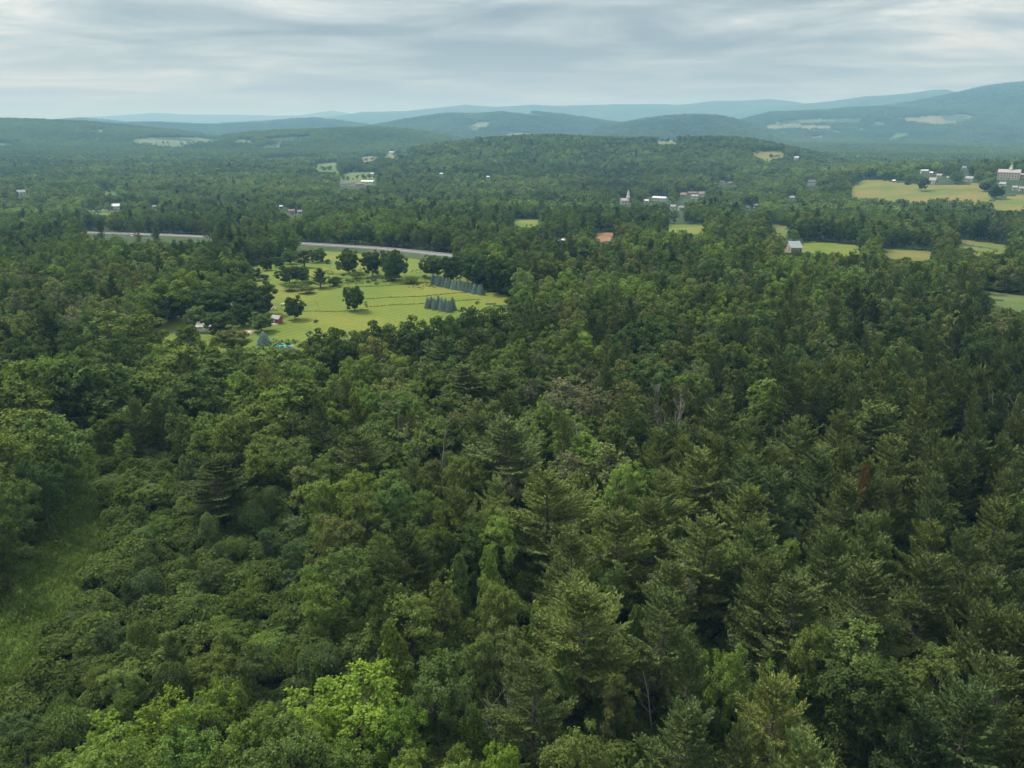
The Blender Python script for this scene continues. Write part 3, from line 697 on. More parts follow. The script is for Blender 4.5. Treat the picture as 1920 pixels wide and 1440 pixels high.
# foreground and wood trees recognised in the photograph: (shape, crown top x, y, height m, crown width px, tone, label)
WOOD = [
 ('broadleaf', 599, 599, 17, 76, 'dark', 'tall dark tree at the left end of the meadow hedge'),
 ('broadleaf', 640, 622, 16, 62, 'dark', None), ('broadleaf', 668, 618, 16, 56, 'dark', None), ('broadleaf', 706, 598, 18, 62, 'dark', 'tallest dark tree in the hedge under the lone meadow tree'),
 ('broadleaf', 735, 610, 17, 50, 'dark', None), ('broadleaf', 765, 588, 19, 62, 'dark', 'tall dark hedge tree below the short spruce planting'), ('broadleaf', 812, 589, 18, 64, 'dark', None),
 ('broadleaf', 850, 586, 17, 52, 'mid', None), ('broadleaf', 905, 562, 19, 66, 'mid', None), ('broadleaf', 940, 560, 19, 52, 'dark', None), ('broadleaf', 985, 545, 20, 64, 'dark', None),
 ('broadleaf', 1030, 548, 20, 60, 'dark', None), ('broadleaf', 1010, 575, 18, 60, 'dark', None), ('broadleaf', 960, 585, 18, 60, 'dark', None),
 ('broadleaf', 622, 614, 16, 56, 'dark', None), ('broadleaf', 686, 612, 16, 52, 'dark', None), ('broadleaf', 724, 606, 16, 50, 'mid', None), ('broadleaf', 790, 598, 17, 52, 'dark', None), ('broadleaf', 832, 592, 17, 50, 'dark', None), ('broadleaf', 880, 574, 18, 56, 'dark', None), ('broadleaf', 583, 628, 16, 60, 'mid', None),
 ('broadleaf', 500, 638, 17, 110, 'mid', 'broad tree in front of the swimming pool'), ('broadleaf', 560, 665, 15, 90, 'mid', None), ('broadleaf_open', 520, 634, 12, 44, 'mid', 'sparse tree half hiding the swimming pool'), ('broadleaf_open', 548, 648, 10, 36, 'mid', None),
 ('broadleaf', 335, 648, 17, 110, 'mid', None), ('broadleaf', 405, 655, 17, 100, 'mid', None), ('broadleaf', 295, 690, 17, 100, 'mid', None),
 ('broadleaf', 360, 690, 18, 130, 'dark', None), ('broadleaf', 200, 575, 21, 110, 'mid', None), ('broadleaf', 255, 590, 20, 95, 'mid', None), ('broadleaf', 150, 640, 20, 110, 'mid', None), ('broadleaf', 225, 620, 20, 90, 'dark', None),
 ('broadleaf', 60, 665, 21, 120, 'fresh', None), ('broadleaf', 130, 665, 21, 120, 'mid', None), ('broadleaf', 200, 672, 21, 120, 'mid', None), ('broadleaf', 10, 700, 21, 120, 'mid', None),
 ('broadleaf', 45, 735, 21, 118, 'mid', 'big green tree on the left edge above the grassy track'), ('broadleaf', 90, 775, 20, 130, 'mid', None), ('broadleaf', 20, 800, 20, 130, 'mid', None), ('broadleaf', 62, 850, 17, 100, 'dark', 'dark tree overhanging the head of the grassy track'),
 ('broadleaf', -10, 880, 18, 110, 'mid', None), ('broadleaf', -12, 965, 15, 90, 'dark', None), ('broadleaf', 320, 470, 18, 80, 'fresh', None), ('broadleaf', 350, 500, 19, 70, 'fresh', None), ('broadleaf', 300, 520, 19, 80, 'fresh', None),
 ('broadleaf', 480, 745, 17, 120, 'mid', None), ('broadleaf', 430, 770, 17, 90, 'mid', None), ('broadleaf', 510, 800, 16, 130, 'mid', 'rounded tree above the thicket, left of centre'), ('broadleaf', 565, 700, 17, 90, 'mid', None), ('broadleaf', 530, 710, 17, 90, 'fresh', None),
 ('pine', 394, 850, 16, 135, 'darkpine', 'wide dark pine in the thicket right of the grassy track'), ('pine', 673, 800, 18, 115, 'pine', 'pointed pine left of the large central pine'),
 ('pine', 957, 778, 21, 165, 'pine', 'large spreading pine at the centre of the wood'), ('pine', 899, 768, 19, 90, 'pine', 'narrow pine touching the large central pine on its left'),
 ('pine', 1031, 879, 21, 165, 'pinelight', 'tall light tipped pine below and right of the large central pine'), ('pine', 1160, 950, 20, 140, 'pinelight', 'light tipped pine right below the centre'), ('pine', 1075, 985, 19, 120, 'pine', None),
 ('pine', 1240, 880, 19, 100, 'pinelight', None), ('pine', 1322, 958, 20, 150, 'pinelight', None), ('pine', 1425, 968, 20, 120, 'pinelight', None),
 ('pine', 1098, 1083, 21, 190, 'pinelight', 'big yellow-tipped pine in the foreground, just right of centre'), ('pine', 1243, 1098, 20, 140, 'pine', 'pine right of the big yellow-tipped foreground pine'), ('pine', 1000, 1225, 18, 145, 'pine', 'drooping pine beside the bare dead tree'),
 ('pine', 1507, 1075, 20, 180, 'pine', None), ('pine', 1445, 1035, 20, 120, 'pine', None), ('pine', 1627, 1052, 20, 140, 'pine', None), ('pine', 1745, 1035, 20, 130, 'pine', None), ('pine', 1871, 1065, 20, 120, 'pine', None), ('pine', 1835, 1072, 19, 90, 'pine', None),
 ('pine', 1301, 1195, 19, 85, 'pine', None), ('pine', 1283, 1305, 20, 170, 'pine', 'big pine cut by the bottom edge, right of centre'), ('pine', 1398, 1347, 19, 100, 'pine', 'smaller pine right of the pine cut by the bottom edge'), ('pine', 1880, 1215, 21, 160, 'pine', None), ('pine', 1826, 1262, 21, 185, 'pine', 'largest pine, in the bottom right corner'), ('pine', 1745, 1330, 18, 120, 'darkpine', None),
 ('broadleaf', 1365, 1200, 16, 110, 'fresh', None), ('broadleaf', 1460, 1240, 15, 80, 'fresh', None), ('broadleaf', 1600, 1170, 17, 160, 'mid', None), ('broadleaf', 1640, 1225, 17, 180, 'dark', None), ('broadleaf', 1520, 1160, 17, 90, 'mid', None),
 ('pine', 1361, 729, 21, 85, 'pinelight', 'narrow light tipped pine rising beside the bare grey tree'), ('pine', 1410, 778, 20, 80, 'pine', None), ('pine', 1500, 778, 20, 110, 'pinelight', None), ('pine', 1580, 765, 20, 90, 'pinelight', None), ('pine', 1645, 750, 21, 95, 'pinelight', None), ('pine', 1665, 755, 20, 80, 'pinelight', None),
 ('pine', 1670, 810, 20, 110, 'pinelight', None), ('pine', 1540, 840, 20, 100, 'pine', None), ('pine', 1400, 850, 20, 110, 'pine', None), ('pine', 1465, 870, 20, 100, 'pine', None), ('pine', 1310, 835, 20, 120, 'pinelight', None), ('pine', 1590, 890, 20, 110, 'pine', None),
 ('pine', 1400, 900, 19, 120, 'pinelight', None), ('pine', 1890, 875, 20, 75, 'pinelight', 'light tipped pine close to the right edge'), ('pine', 1870, 930, 20, 110, 'pinelight', None), ('pine', 1760, 745, 18, 50, 'yellow', 'small yellowish tree among dark pines on the right'),
 ('pine', 900, 610, 18, 95, 'pine', None), ('pine', 830, 625, 18, 90, 'pine', None), ('pine', 870, 680, 18, 90, 'pine', None), ('pine', 945, 690, 17, 80, 'pine', None), ('pine', 1050, 670, 17, 70, 'pine', None),
 ('pine_bare', 1480, 700, 22, 45, 'pine', None), ('pine_bare', 1497, 705, 21, 40, 'pine', None), ('pine_bare', 1545, 702, 22, 42, 'pine', None), ('pine_bare', 1563, 706, 21, 40, 'pine', None), ('pine_bare', 1522, 698, 22, 44, 'pine', None), ('pine_bare', 1600, 712, 21, 42, 'pine', None), ('pine_bare', 1760, 930, 20, 50, 'darkpine', None), ('pine_bare', 1220, 740, 19, 42, 'pine', None), ('pine_bare', 1175, 735, 19, 42, 'pine', None),
 ('broadleaf_open', 1065, 705, 16, 85, 'grey', None), ('broadleaf_open', 1040, 728, 15, 60, 'grey', 'sparse pale-stemmed tree above the large central pine'), ('broadleaf_open', 1175, 712, 17, 90, 'olive', None), ('broadleaf_open', 890, 735, 15, 90, 'olive', None),
 ('broadleaf_open', 950, 868, 15, 60, 'grey', 'sparse grey tree left of the tall light tipped pine'), ('broadleaf_open', 730, 700, 16, 90, 'olive', None), ('broadleaf_open', 1062, 845, 15, 80, 'grey', None), ('broadleaf_open', 1140, 830, 16, 100, 'olive', None), ('broadleaf_open', 1090, 870, 14, 50, 'yellow', None),
 ('broadleaf', 660, 1262, 14, 200, 'bright', 'biggest bright yellow-green tree at the bottom, left of centre'), ('broadleaf', 735, 1325, 13, 130, 'bright', 'bright yellow-green tree right of the biggest bright one'), ('broadleaf_open', 560, 1310, 14, 130, 'bright', None), ('broadleaf', 480, 1315, 14, 110, 'fresh', None),
 ('broadleaf_open', 385, 1268, 15, 110, 'bright', None), ('broadleaf_open', 300, 1285, 15, 120, 'bright', None), ('broadleaf', 340, 1340, 13, 130, 'fresh', None), ('broadleaf_open', 195, 1325, 14, 130, 'bright', 'bright open tree in the bottom left'), ('broadleaf', 120, 1390, 12, 120, 'fresh', None), ('broadleaf', 440, 1370, 12, 120, 'fresh', None), ('broadleaf', 30, 1385, 8, 110, 'dark', None),
 ('broadleaf', 940, 1385, 12, 90, 'bright', None), ('broadleaf', 860, 1390, 12, 90, 'fresh', None), ('broadleaf', 760, 1400, 11, 90, 'fresh', None), ('broadleaf', 1045, 1215, 13, 70, 'fresh', None), ('broadleaf', 1160, 1250, 13, 70, 'olive', None), ('broadleaf', 940, 1160, 14, 100, 'olive', None), ('broadleaf', 900, 1180, 13, 80, 'mid', None), ('broadleaf_open', 825, 1078, 15, 80, 'yellow', 'yellowish open tree in the foreground, left of centre'), ('broadleaf', 925, 1075, 14, 90, 'mid', None),
 ('broadleaf', 660, 875, 16, 110, 'fresh', 'fresh green rounded tree in the near middle, left of centre'), ('broadleaf', 600, 890, 15, 90, 'fresh', None), ('broadleaf', 650, 1020, 14, 110, 'mid', None), ('broadleaf', 720, 985, 13, 90, 'mid', None), ('broadleaf', 580, 1050, 12, 70, 'fresh', None), ('broadleaf', 740, 895, 15, 80, 'mid', None), ('broadleaf', 800, 910, 15, 90, 'mid', None),
 ('broadleaf', 620, 955, 14, 100, 'olive', None), ('broadleaf', 860, 840, 15, 90, 'mid', None), ('broadleaf', 1140, 1050, 15, 90, 'mid', None), ('broadleaf', 475, 1200, 10, 80, 'blue', None), ('broadleaf', 600, 1090, 12, 90, 'fresh', None),
 ('vine', 737, 1162, 15, 78, 'fresh', 'vine covered leafy column above the bright foreground trees'), ('vine', 706, 1210, 10, 45, 'fresh', 'shorter vine column leaning on the tall vine covered one'), ('vine', 922, 1022, 14, 60, 'fresh', 'vine covered column in the foreground, right of the yellowish tree'), ('vine', 855, 1035, 13, 55, 'mid', 'arching vine covered column left of another'), ('vine', 1105, 1381, 10, 42, 'fresh', 'vine covered post-like trunk at the bottom edge'), ('vine', 880, 1315, 9, 60, 'fresh', 'hooked vine covered trunk left of the dead bare tree'), ('vine', 590, 1240, 9, 36, 'mid', 'small vine covered stump left of the tall vine column'), ('vine', 1190, 1130, 13, 50, 'mid', 'vine covered trunk between two foreground pines'), ('vine', 1010, 1120, 12, 50, 'mid', 'vine covered trunk left of the big yellow-tipped pine'),
 ('broadleaf', 1562, 487, 12, 16, 'red', 'small reddish tree in the woods, right of centre'), ('shrub', 1622, 868, 18, 16, 'orange', 'small orange-leaved treetop among the right hand pines'),
 ('broadleaf', 1320, 628, 17, 70, 'mid', None), ('broadleaf', 1230, 660, 16, 60, 'mid', None), ('broadleaf', 1300, 690, 16, 70, 'fresh', None), ('broadleaf', 1440, 700, 17, 80, 'fresh', None),
]
for (lib, x, y, h, w, tone, lab) in WOOD:
    if lib == 'shrub': 
        p = hit(x, y, h); t_ = add_tree('pine_bare', p[0], p[1], h, 1.9, tone, label=lab); continue
    by_top(lib, x, y, h, w, tone, label=lab)

dead = []         # bare trees
def bare_tree(px, py, h, lab, seed, rot=0, **k):
    p = hit(px, py, h)
    V, Q = deadtree(seed, h, **k)
    nt = 5*4; 
    o = link('dead_tree', None, label=lab, category='dead tree', group='bare dead trees in the wood')
    o.location = (p[0], p[1], p[2]-0.2); o.rotation_euler = (0, 0, rot)
    link('trunk', mesh_np('trunk', V[:24], Q[:20], M_DEAD, smooth=True), o)
    link('branches', mesh_np('branches', V, Q[20:], M_DEAD, smooth=True), o, kind='stuff')
    trees.append(dict(lib=None, x=p[0], y=p[1], z=p[2], w=3.0, h=h, hand=True))
bare_tree(942, 1240, 13, 'bare silvery dead tree beside the drooping foreground pine', 5, stems=3, n=12, spread=.3)
bare_tree(1240, 1235, 12, 'twisted pale dead tree below the vine covered trunk, right of centre', 6, stems=1, n=9, spread=.6)
bare_tree(1262, 738, 18, 'tall bare grey many-stemmed tree in the middle of the wood', 7, stems=5, n=16, spread=.25)
bare_tree(1105, 780, 15, 'pale dead snag right of the large central pine', 8, stems=2, n=8, spread=.25)
bare_tree(750, 760, 15, 'thin pale dead tree between the pointed and the central pine', 9, stems=2, n=10, spread=.3)
bare_tree(1222, 702, 14, 'pale bare treetop left above the bare grey many-stemmed tree', 10, stems=2, n=14, spread=.35)
bare_tree(1890, 725, 17, 'bare brown tree near the right edge in the pines', 11, stems=3, n=14, spread=.4)
bare_tree(1065, 850, 15, 'thin bare tree right of the tall light tipped pine', 12, stems=1, n=14, spread=.35)
bare_tree(820, 800, 13, 'small bare tree left of the narrow central pine', 13, stems=1, n=12, spread=.4)
bare_tree(1180, 735, 14, 'thin grey snag in the dark gap of the middle wood', 14, stems=1, n=8, spread=.3)
bare_tree(598, 562, 5.5, 'young bare tree on the mown meadow by the round dark tree', 15, stems=1, n=12, spread=.5)
bare_tree(1470, 790, 14, 'pale leafless trunk under the bare-stemmed pines', 16, stems=1, n=5, spread=.3)

# ------------------------------------------------------------------ scattered wood
clears = []       # (polygon in photo pixels, near range, far range): nothing may stand in front of it
for (nm, poly, kind, lab), (lo, hi) in zip(FIELDS, polydat): clears.append((poly, lo*.6, hi*1.1))
HP = []
def clear_box(px, py, w, h):
    p = hit(px, py); r = math.hypot(p[0], p[1]); HP.append((p[0], p[1], max(5, w*r/F*.6)+4))
    clears.append(([(px-w/2, py-h), (px+w/2, py-h), (px+w/2, py+1), (px-w/2, py+1)], r*.6, r*1.06))
ROAD_PX = [(-420,402),(-200,413),(0,424),(163,434),(250,438),(330,441),(390,444),(500,451),(600,459),(700,464),(780,471),(850,480),(960,490),(1100,505)]
ROADV = [(163, 434), (208, 437)], [(226, 437), (390, 444)], [(600, 459), (672, 463)], [(682, 463), (852, 481)]
for seg in ROADV:
    (x1, y1), (x2, y2) = seg
    p = hit((x1+x2)/2, (y1+y2)/2); r = math.hypot(p[0], p[1])
    clears.append(([(x1, y1-4), (x2, y2-4), (x2, y2+3), (x1, y1+4)], r*.55, r*1.3))
road = np.array([hit(*p, 3.0)[:2] for p in ROAD_PX])
# smooth road
tt_ = np.linspace(0, 1, len(road)); ts = np.linspace(0, 1, 90)
def _sm(v):
    v = np.interp(ts, tt_, v); e = 10
    w = np.concatenate([v[0]+(v[1]-v[0])*np.arange(-e, 0), v, v[-1]+(v[-1]-v[-2])*np.arange(1, e+1)])
    return np.convolve(w, np.hanning(2*e+1)/np.hanning(2*e+1).sum(), 'valid')
rx, ry = _sm(road[:, 0]), _sm(road[:, 1])
ROADC = np.stack([rx, ry], 1)
def near_road(x, y, d):
    m = np.zeros(x.shape, bool)
    for cx, cy_ in ROADC[::1]: m |= (x-cx)**2+(y-cy_)**2 < d*d
    return m

HOUSES = [   # photo x, foot y, width px, kind, wall, roof, label
 (648, 349, 20, 'hall', 'cream', 'slate', 'dark roofed building at the left end of the school group'),
 (664, 346, 11, 'hall', 'cream', 'brown', 'small tan gabled building between the dark roofed and the long school building'),
 (674, 350, 16, 'hall', 'tan', 'brown', 'low brown building at the front of the school group'),
 (690, 345, 24, 'hall', 'cream', 'white', 'long white roofed building of the school group'),
 (698, 329, 6, 'house', 'white', 'white', 'small white house above the school group'),
 (1172, 383, 17, 'church', 'white', 'pinkgrey', 'white church with steeple among the mid trees'),
 (1237, 377, 27, 'hall', 'white', 'white', 'long white building right of the church'),
 (1212, 381, 8, 'house', 'white', 'white', 'low white building between church and long white building'),
 (1282, 370, 12, 'house', 'tan', 'brown', 'brown roofed house at the left of the town centre'),
 (1298, 367, 16, 'hall', 'tan', 'brown', 'brown roofed block of the town centre'),
 (1316, 368, 12, 'house', 'cream', 'brown', 'brown house at the right of the town centre'),
 (1303, 373, 12, 'hall', 'white', 'grey', 'pale low shop building in front of the town centre'),
 (1262, 392, 10, 'house', 'white', 'grey', 'pale house below the town centre, left one'),
 (1276, 394, 9, 'house', 'cream', 'grey', 'cream house below the town centre, right one'),
 (1354, 345, 7, 'house', 'white', 'slate', 'small white house right above the town centre'),
 (1369, 347, 7, 'house', 'tan', 'brown', 'small tan house right above the town centre'),
 (1401, 394, 9, 'house', 'white', 'slate', 'white gabled house in trees, left one of two'),
 (1417, 390, 7, 'house', 'white', 'grey', 'white gabled house in trees, right one of two'),
 (1484, 375, 10, 'house', 'white', 'grey', 'white house left below the golden hay field'),
 (1522, 347, 14, 'house', 'white', 'slate', 'white house left of the golden hay field'),
 (1493, 299, 8, 'house', 'white', 'white', 'lone white farmhouse far behind the green hill end'),
 (1676, 343, 5, 'house', 'white', 'white', 'small white shed at the back of the golden field'),
 (1729, 325, 6, 'hall', 'white', 'white', 'first small white roof behind the town trees'),
 (1737, 325, 6, 'hall', 'white', 'white', 'second small white roof behind the town trees'),
 (1746, 328, 6, 'house', 'white', 'white', 'third small white house behind the town trees'),
 (1761, 333, 9, 'house', 'white', 'grey', 'tall white house above the big white house'),
 (1745, 345, 17, 'house', 'white', 'grey', 'big white house at the back edge of the golden field'),
 (1758, 345, 7, 'house', 'white', 'slate', 'narrow white gable right of the big white house'),
 (1817, 340, 13, 'house', 'white', 'grey', 'white house with grey roof behind the golden field, right'),
 (1777, 337, 4, 'house', 'white', 'white', 'tiny white house hidden in the town trees'),
 (1800, 303, 5, 'house', 'white', 'slate', 'small white house high behind the town'),
 (1808, 317, 7, 'house', 'white', 'grey', 'pale house behind the town trees'),
 (1890, 337, 36, 'college', 'cream', 'pinkgrey', 'large pale hall with a pointed cupola at the right edge'),
 (1915, 333, 18, 'hall', 'brick', 'pinkgrey', 'red brick wing behind the large pale hall'),
 (1880, 350, 12, 'house', 'white', 'grey', 'white house in front of the large pale hall, left'),
 (1903, 356, 9, 'house', 'white', 'grey', 'white gabled house below the large pale hall'),
 (1916, 358, 11, 'house', 'cream', 'grey', 'cream house at the right edge below the hall'),
 (41, 366, 14, 'house', 'white', 'grey', 'white house in the woods at the far left'),
 (218, 392, 14, 'house', 'white', 'white', 'white roofed house in the small left clearing'),
 (206, 394, 6, 'house', 'white', 'white', 'small white shed beside the left clearing house'),
 (290, 392, 6, 'house', 'white', 'grey', 'small pale house right of the left clearing'),
 (528, 392, 6, 'house', 'white', 'white', 'tall white house of the left middle hamlet'),
 (546, 402, 12, 'hall', 'tan', 'brown', 'low tan building of the left middle hamlet'),
 (562, 402, 8, 'house', 'cream', 'grey', 'cream house at the right of the left middle hamlet'),
 (828, 330, 6, 'hall', 'white', 'white', 'white farm shed at the foot of the green hill'),
 (915, 336, 5, 'hall', 'white', 'white', 'small white barn under the green hill'),
 (733, 288, 14, 'hall', 'white', 'white', 'long far white barn by a tan field'),
 (757, 287, 8, 'hall', 'white', 'white', 'far white barn next to the silo'),
 (1046, 460, 8, 'house', 'white', 'grey', 'pale house in the central woods, left of the soil patch'),
 (1057, 459, 6, 'house', 'white', 'white', 'small white outbuilding in the central woods'),
 (1034, 390, 4, 'house', 'white', 'white', 'tiny white house left below the church'),
 (1486, 474, 20, 'barn', 'tan', 'pale', 'long grey metal roofed barn left of the bright green field'),
 (1570, 249, 6, 'hall', 'white', 'white', 'far white barn in the right valley'),
 (1616, 243, 5, 'hall', 'white', 'white', 'far white farmhouse in the right valley'),
 (1833, 281, 4, 'house', 'white', 'white', 'far tiny white house in the right woods'),
 (185, 262, 5, 'house', 'white', 'white', 'far pale house on the left hillside'),
]
for (x, y, w, kind, wl, rf, lab) in HOUSES: clear_box(x, y, w+3, max(6, w*.5) if kind != 'church' else 16)
for (x, y, w, h) in [(520,607,18,14),(465,627,26,12),(387,624,18,12),(331,626,26,8),(520,582,22,12),(531,651,20,7)]: clear_box(x, y, w, h)

def allowed(x, y, z, h, margin=None):
    ok = np.ones(x.shape, bool); r = np.hypot(x, y)
    for hx_, hy_, hr_ in HP: ok &= (x-hx_)**2+(y-hy_)**2 > hr_*hr_
    for hf in (1.0, .82, .64, .46, .28, .12):
        px, py, dep = project(x, y, z+h*hf)
        px = np.nan_to_num(px, nan=-9999); py = np.nan_to_num(py, nan=-9999)
        w = ((0.30*h if hf < 1 else 0.15*h) if margin is None else margin)*F/np.nan_to_num(dep, nan=1.0)
        for poly, lo, hi in clears:
            sel = (r > lo) & (r < hi) & ok
            if not sel.any(): continue
            for s in (-1, 0, 1):
                ok[sel] &= ~inpoly((px+w*s)[sel], py[sel], poly)
    return ok

def jitter_grid(r0, r1, sp, az=0.66):
    n = int(r1/sp)+2
    gx, gy = np.meshgrid(np.arange(-n, n+1)*sp, np.arange(0, n+1)*sp)
    x = gx.ravel()+rng.uniform(-.48, .48, gx.size)*sp; y = gy.ravel()+rng.uniform(-.48, .48, gx.size)*sp
    r = np.hypot(x, y); a = np.abs(np.arctan2(x, y))
    extra = np.clip(60/np.maximum(r, 1), 0, .7)
    k = (r > r0) & (r < r1) & (a < az+extra)
    return x[k], y[k]
THICKET = [(150,880),(250,845),(420,900),(520,905),(560,985),(640,1060),(700,1180),(640,1230),(540,1260),(420,1250),(300,1260),(180,1300),(60,1330),(-80,1380),(-80,1250),(40,1280),(90,1180),(150,1090),(200,1040),(190,980),(180,900)]
PINES = [(1180,1440),(900,1300),(960,1000),(1180,900),(1240,820),(1330,740),(1480,690),(1700,700),(1990,640),(2100,1500)]
PINES2 = [(760,640),(920,590),(1150,560),(1500,560),(1990,600),(1990,680),(1480,720),(1100,780),(880,720)]
cands = []
def scatter(r0, r1, sp, lod):
    x, y = jitter_grid(r0, r1, sp)
    z = ground(x, y)
    f = field_of(x, y, z)
    px, py, dep = project(x, y, z+14)
    px = np.nan_to_num(px, nan=-9999); py = np.nan_to_num(py, nan=-9999)
    qx, qy, _ = project(x, y, z+3.5)
    thick = inpoly(np.nan_to_num(qx, nan=-9999), np.nan_to_num(qy, nan=-9999), THICKET)
    for hf in (4, 6.5, 9, 11.5, 14, 16.5):
        qx, qy, _ = project(x, y, z+hf)
        thick |= inpoly(np.nan_to_num(qx, nan=-9999), np.nan_to_num(qy, nan=-9999), THICKET) & (np.hypot(x, y) < 220)
    pz = inpoly(px, py, PINES); pz2 = inpoly(px, py, PINES2)
    rnd = rng.random(x.size)
    pch = np.where(pz, .80, np.where(pz2, .20, .04+.16*(fbm(x/140, y/140, 3, 21) > .12)))
    if lod: pch = np.where(r0 >= 1000, .012, np.minimum(pch, .045))
    isp = rnd < pch
    toneN = fbm(x/45, y/45, 3, 31)+rng.normal(0, .22, x.size)
    h = np.where(isp, rng.uniform(16, 21, x.size), rng.uniform(11.5, 17.5, x.size))*np.clip(1+.15*fbm(x/90, y/90, 2, 41), .8, 1.2)
    h = np.where(thick, rng.uniform(3.5, 9.5, x.size), h)
    # nothing tall right by the track
    ok = (f < 0) & ~near_road(x, y, 17) & allowed(x, y, z, h)
    ok &= ~thick | allowed(x, y, z, h, 2.6)
    for i in np.nonzero(ok)[0]:
        tn = toneN[i]
        if thick[i]:
            u_ = rng.random(); lib, tone = 'shrub', 'blue' if tn < .0 else ('mid' if tn < .4 else 'fresh')
            if u_ < .62: lib = 'broadleaf'
            elif u_ < .70: lib = 'pine'
        elif isp[i]: lib, tone = 'pine', 'pinelight' if tn > .18 else ('pine' if tn > -.45 else 'darkpine')
        else:
            lib = 'broadleaf'
            tone = 'fresh' if tn > .30 else 'mid' if tn > -.08 else 'olive' if tn > -.25 else 'dark'
            if rng.random() < .13 and not lod: lib = 'broadleaf_open'; tone = 'grey' if rng.random() < .4 else tone
            if rng.random() < .012: tone = 'yellow'
        cands.append((lib, x[i], y[i], z[i], h[i], tone, lod))
scatter(38, 420, 5.9, 0)
scatter(420, 1000, 7.2, 1)
scatter(1000, 2700, 9.4, 2)
# keep clear of the recognised trees, which stand where the photograph shows them
hx = np.array([t['x'] for t in trees]); hy = np.array([t['y'] for t in trees]); hw = np.array([t['w'] for t in trees])
# scattered trees must not hide a recognised tree's top: thin them when they rise just in front of it
cell = {}
def fits(x, y, w):
    d = np.hypot(hx-x, hy-y)
    return not (d < 0.42*(hw+w)).any()
keep = []
for c in cands:
    lib, x, y, z, h, tone, lod = c
    if lod < 2 and not fits(x, y, h*.45 if lib != 'shrub' else 3): continue
    keep.append(c)
for (lib, x, y, z, h, tone, lod) in keep:
    rr_ = math.hypot(x, y)
    if lib+'_near' in LIB and rr_ < 150: lib += '_near'
    elif lib == 'broadleaf' and rr_ > 190+60*rng.random(): lib = 'broadleaf_mid'
    L = LIB[lib]; v = int(rng.integers(len(L)))
    H, Rc = L[v][2], L[v][3]
    sz = h/H; sx = sz*rng.uniform(.78, 1.12)*(1.25 if h < 9 else 1)
    if 'shrub' in lib: sx = rng.uniform(.7, 1.1)
    trees.append(dict(lib=lib, v=v, x=x, y=y, z=z-.2, sx=sx, sz=sz, rot=rng.uniform(0, 6.28), tone=tone, label=None, h=h, w=sx*Rc*2, group=None, hand=False, lod=lod))

# ------------------------------------------------------------------ terrain mesh: fine fan in view, cut into ground, hills and fields
azs = np.concatenate([np.linspace(-3.14159, -0.80, 60, endpoint=False), np.linspace(-0.80, 0.80, 820), np.linspace(0.80, 3.14159, 61)[1:]])
rs = np.concatenate([[0.5], np.linspace(10, 60, 10, endpoint=False), np.geomspace(60, 60000, 520)])
A, Rg = np.meshgrid(azs, rs)
X = np.sin(A)*Rg; Y = np.cos(A)*Rg; Z = ground(X, Y)
na = len(azs); nr = len(rs)
V = np.stack([X, Y, Z], -1).reshape(-1, 3)
i, j = np.meshgrid(np.arange(nr-1), np.arange(na-1), indexing='ij')
Q = np.stack([i*na+j, (i+1)*na+j, (i+1)*na+j+1, i*na+j+1], -1).reshape(-1, 4)[:, ::-1]
cen = V[Q].mean(1)
cls = field_of(cen[:, 0], cen[:, 1], cen[:, 2])
rc = np.hypot(cen[:, 0], cen[:, 1])
def piece(name, mask, mat, **props):
    q = Q[mask]
    if len(q) == 0: return
    u, inv = np.unique(q, return_inverse=True)
    return link(name, mesh_np(name, V[u], inv.reshape(-1, 4), mat, smooth=True), kind='structure', **props)
piece('ground', (cls < 0) & (rc < 2900), M_FLOOR, label='wooded ground under the trees of the near valley')
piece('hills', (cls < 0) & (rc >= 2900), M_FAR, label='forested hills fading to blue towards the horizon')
for k, (nm, poly, kind, lab) in enumerate(FIELDS):
    piece(nm, cls == k, GM[kind], label=lab)

# ------------------------------------------------------------------ link the trees
ORD = ['leftmost', 'second from left', 'third from left', 'fourth from left', 'fifth from left', 'sixth from left', 'seventh from left', 'eighth from left', 'ninth from left', 'tenth from left', 'eleventh from left', 'twelfth from left', 'thirteenth from left', 'fourteenth from left', 'fifteenth from left', 'sixteenth from left', 'seventeenth from left', 'eighteenth from left', 'nineteenth from left']
NAMES = {'broadleaf': ('broadleaf_tree', 'tree', 'broadleaf trees of the wood'), 'broadleaf_mid': ('broadleaf_tree', 'tree', 'broadleaf trees of the wood'), 'broadleaf_near': ('broadleaf_tree', 'tree', 'broadleaf trees of the wood'), 'pine_near': ('pine_tree', 'pine tree', 'pines of the wood'), 'shrub_near': ('shrub', 'shrub', 'shrubs of the thicket'), 'broadleaf_full': ('broadleaf_tree', 'tree', 'broadleaf trees of the wood'), 'broadleaf_open': ('broadleaf_tree', 'tree', 'broadleaf trees of the wood'),
 'pine': ('pine_tree', 'pine tree', 'pines of the wood'), 'pine_bare': ('pine_tree', 'pine tree', 'pines of the wood'), 'shrub': ('shrub', 'shrub', 'shrubs of the thicket'),
 'vine': ('vine_covered_tree', 'tree', 'vine covered trunks'), 'spruce': ('blue_spruce', 'spruce', 'blue spruces planted in rows')}
real = [t for t in trees if t['lib']]
T = {k: np.array([t[k] for t in real]) for k in ('x', 'y', 'z', 'h', 'w')}
PX, PY, DP = project(T['x'], T['y'], T['z']+T['h']*.75)
PX = np.nan_to_num(PX, nan=-9999); PY = np.nan_to_num(PY, nan=99999); DP = np.nan_to_num(DP, nan=1e9)
inside = (PX > -60) & (PX < 1980) & (PY > 150) & (PY < 1500)
size_px = T['w']*F/DP
chosen = set(k for k, t in enumerate(real) if t['hand'])
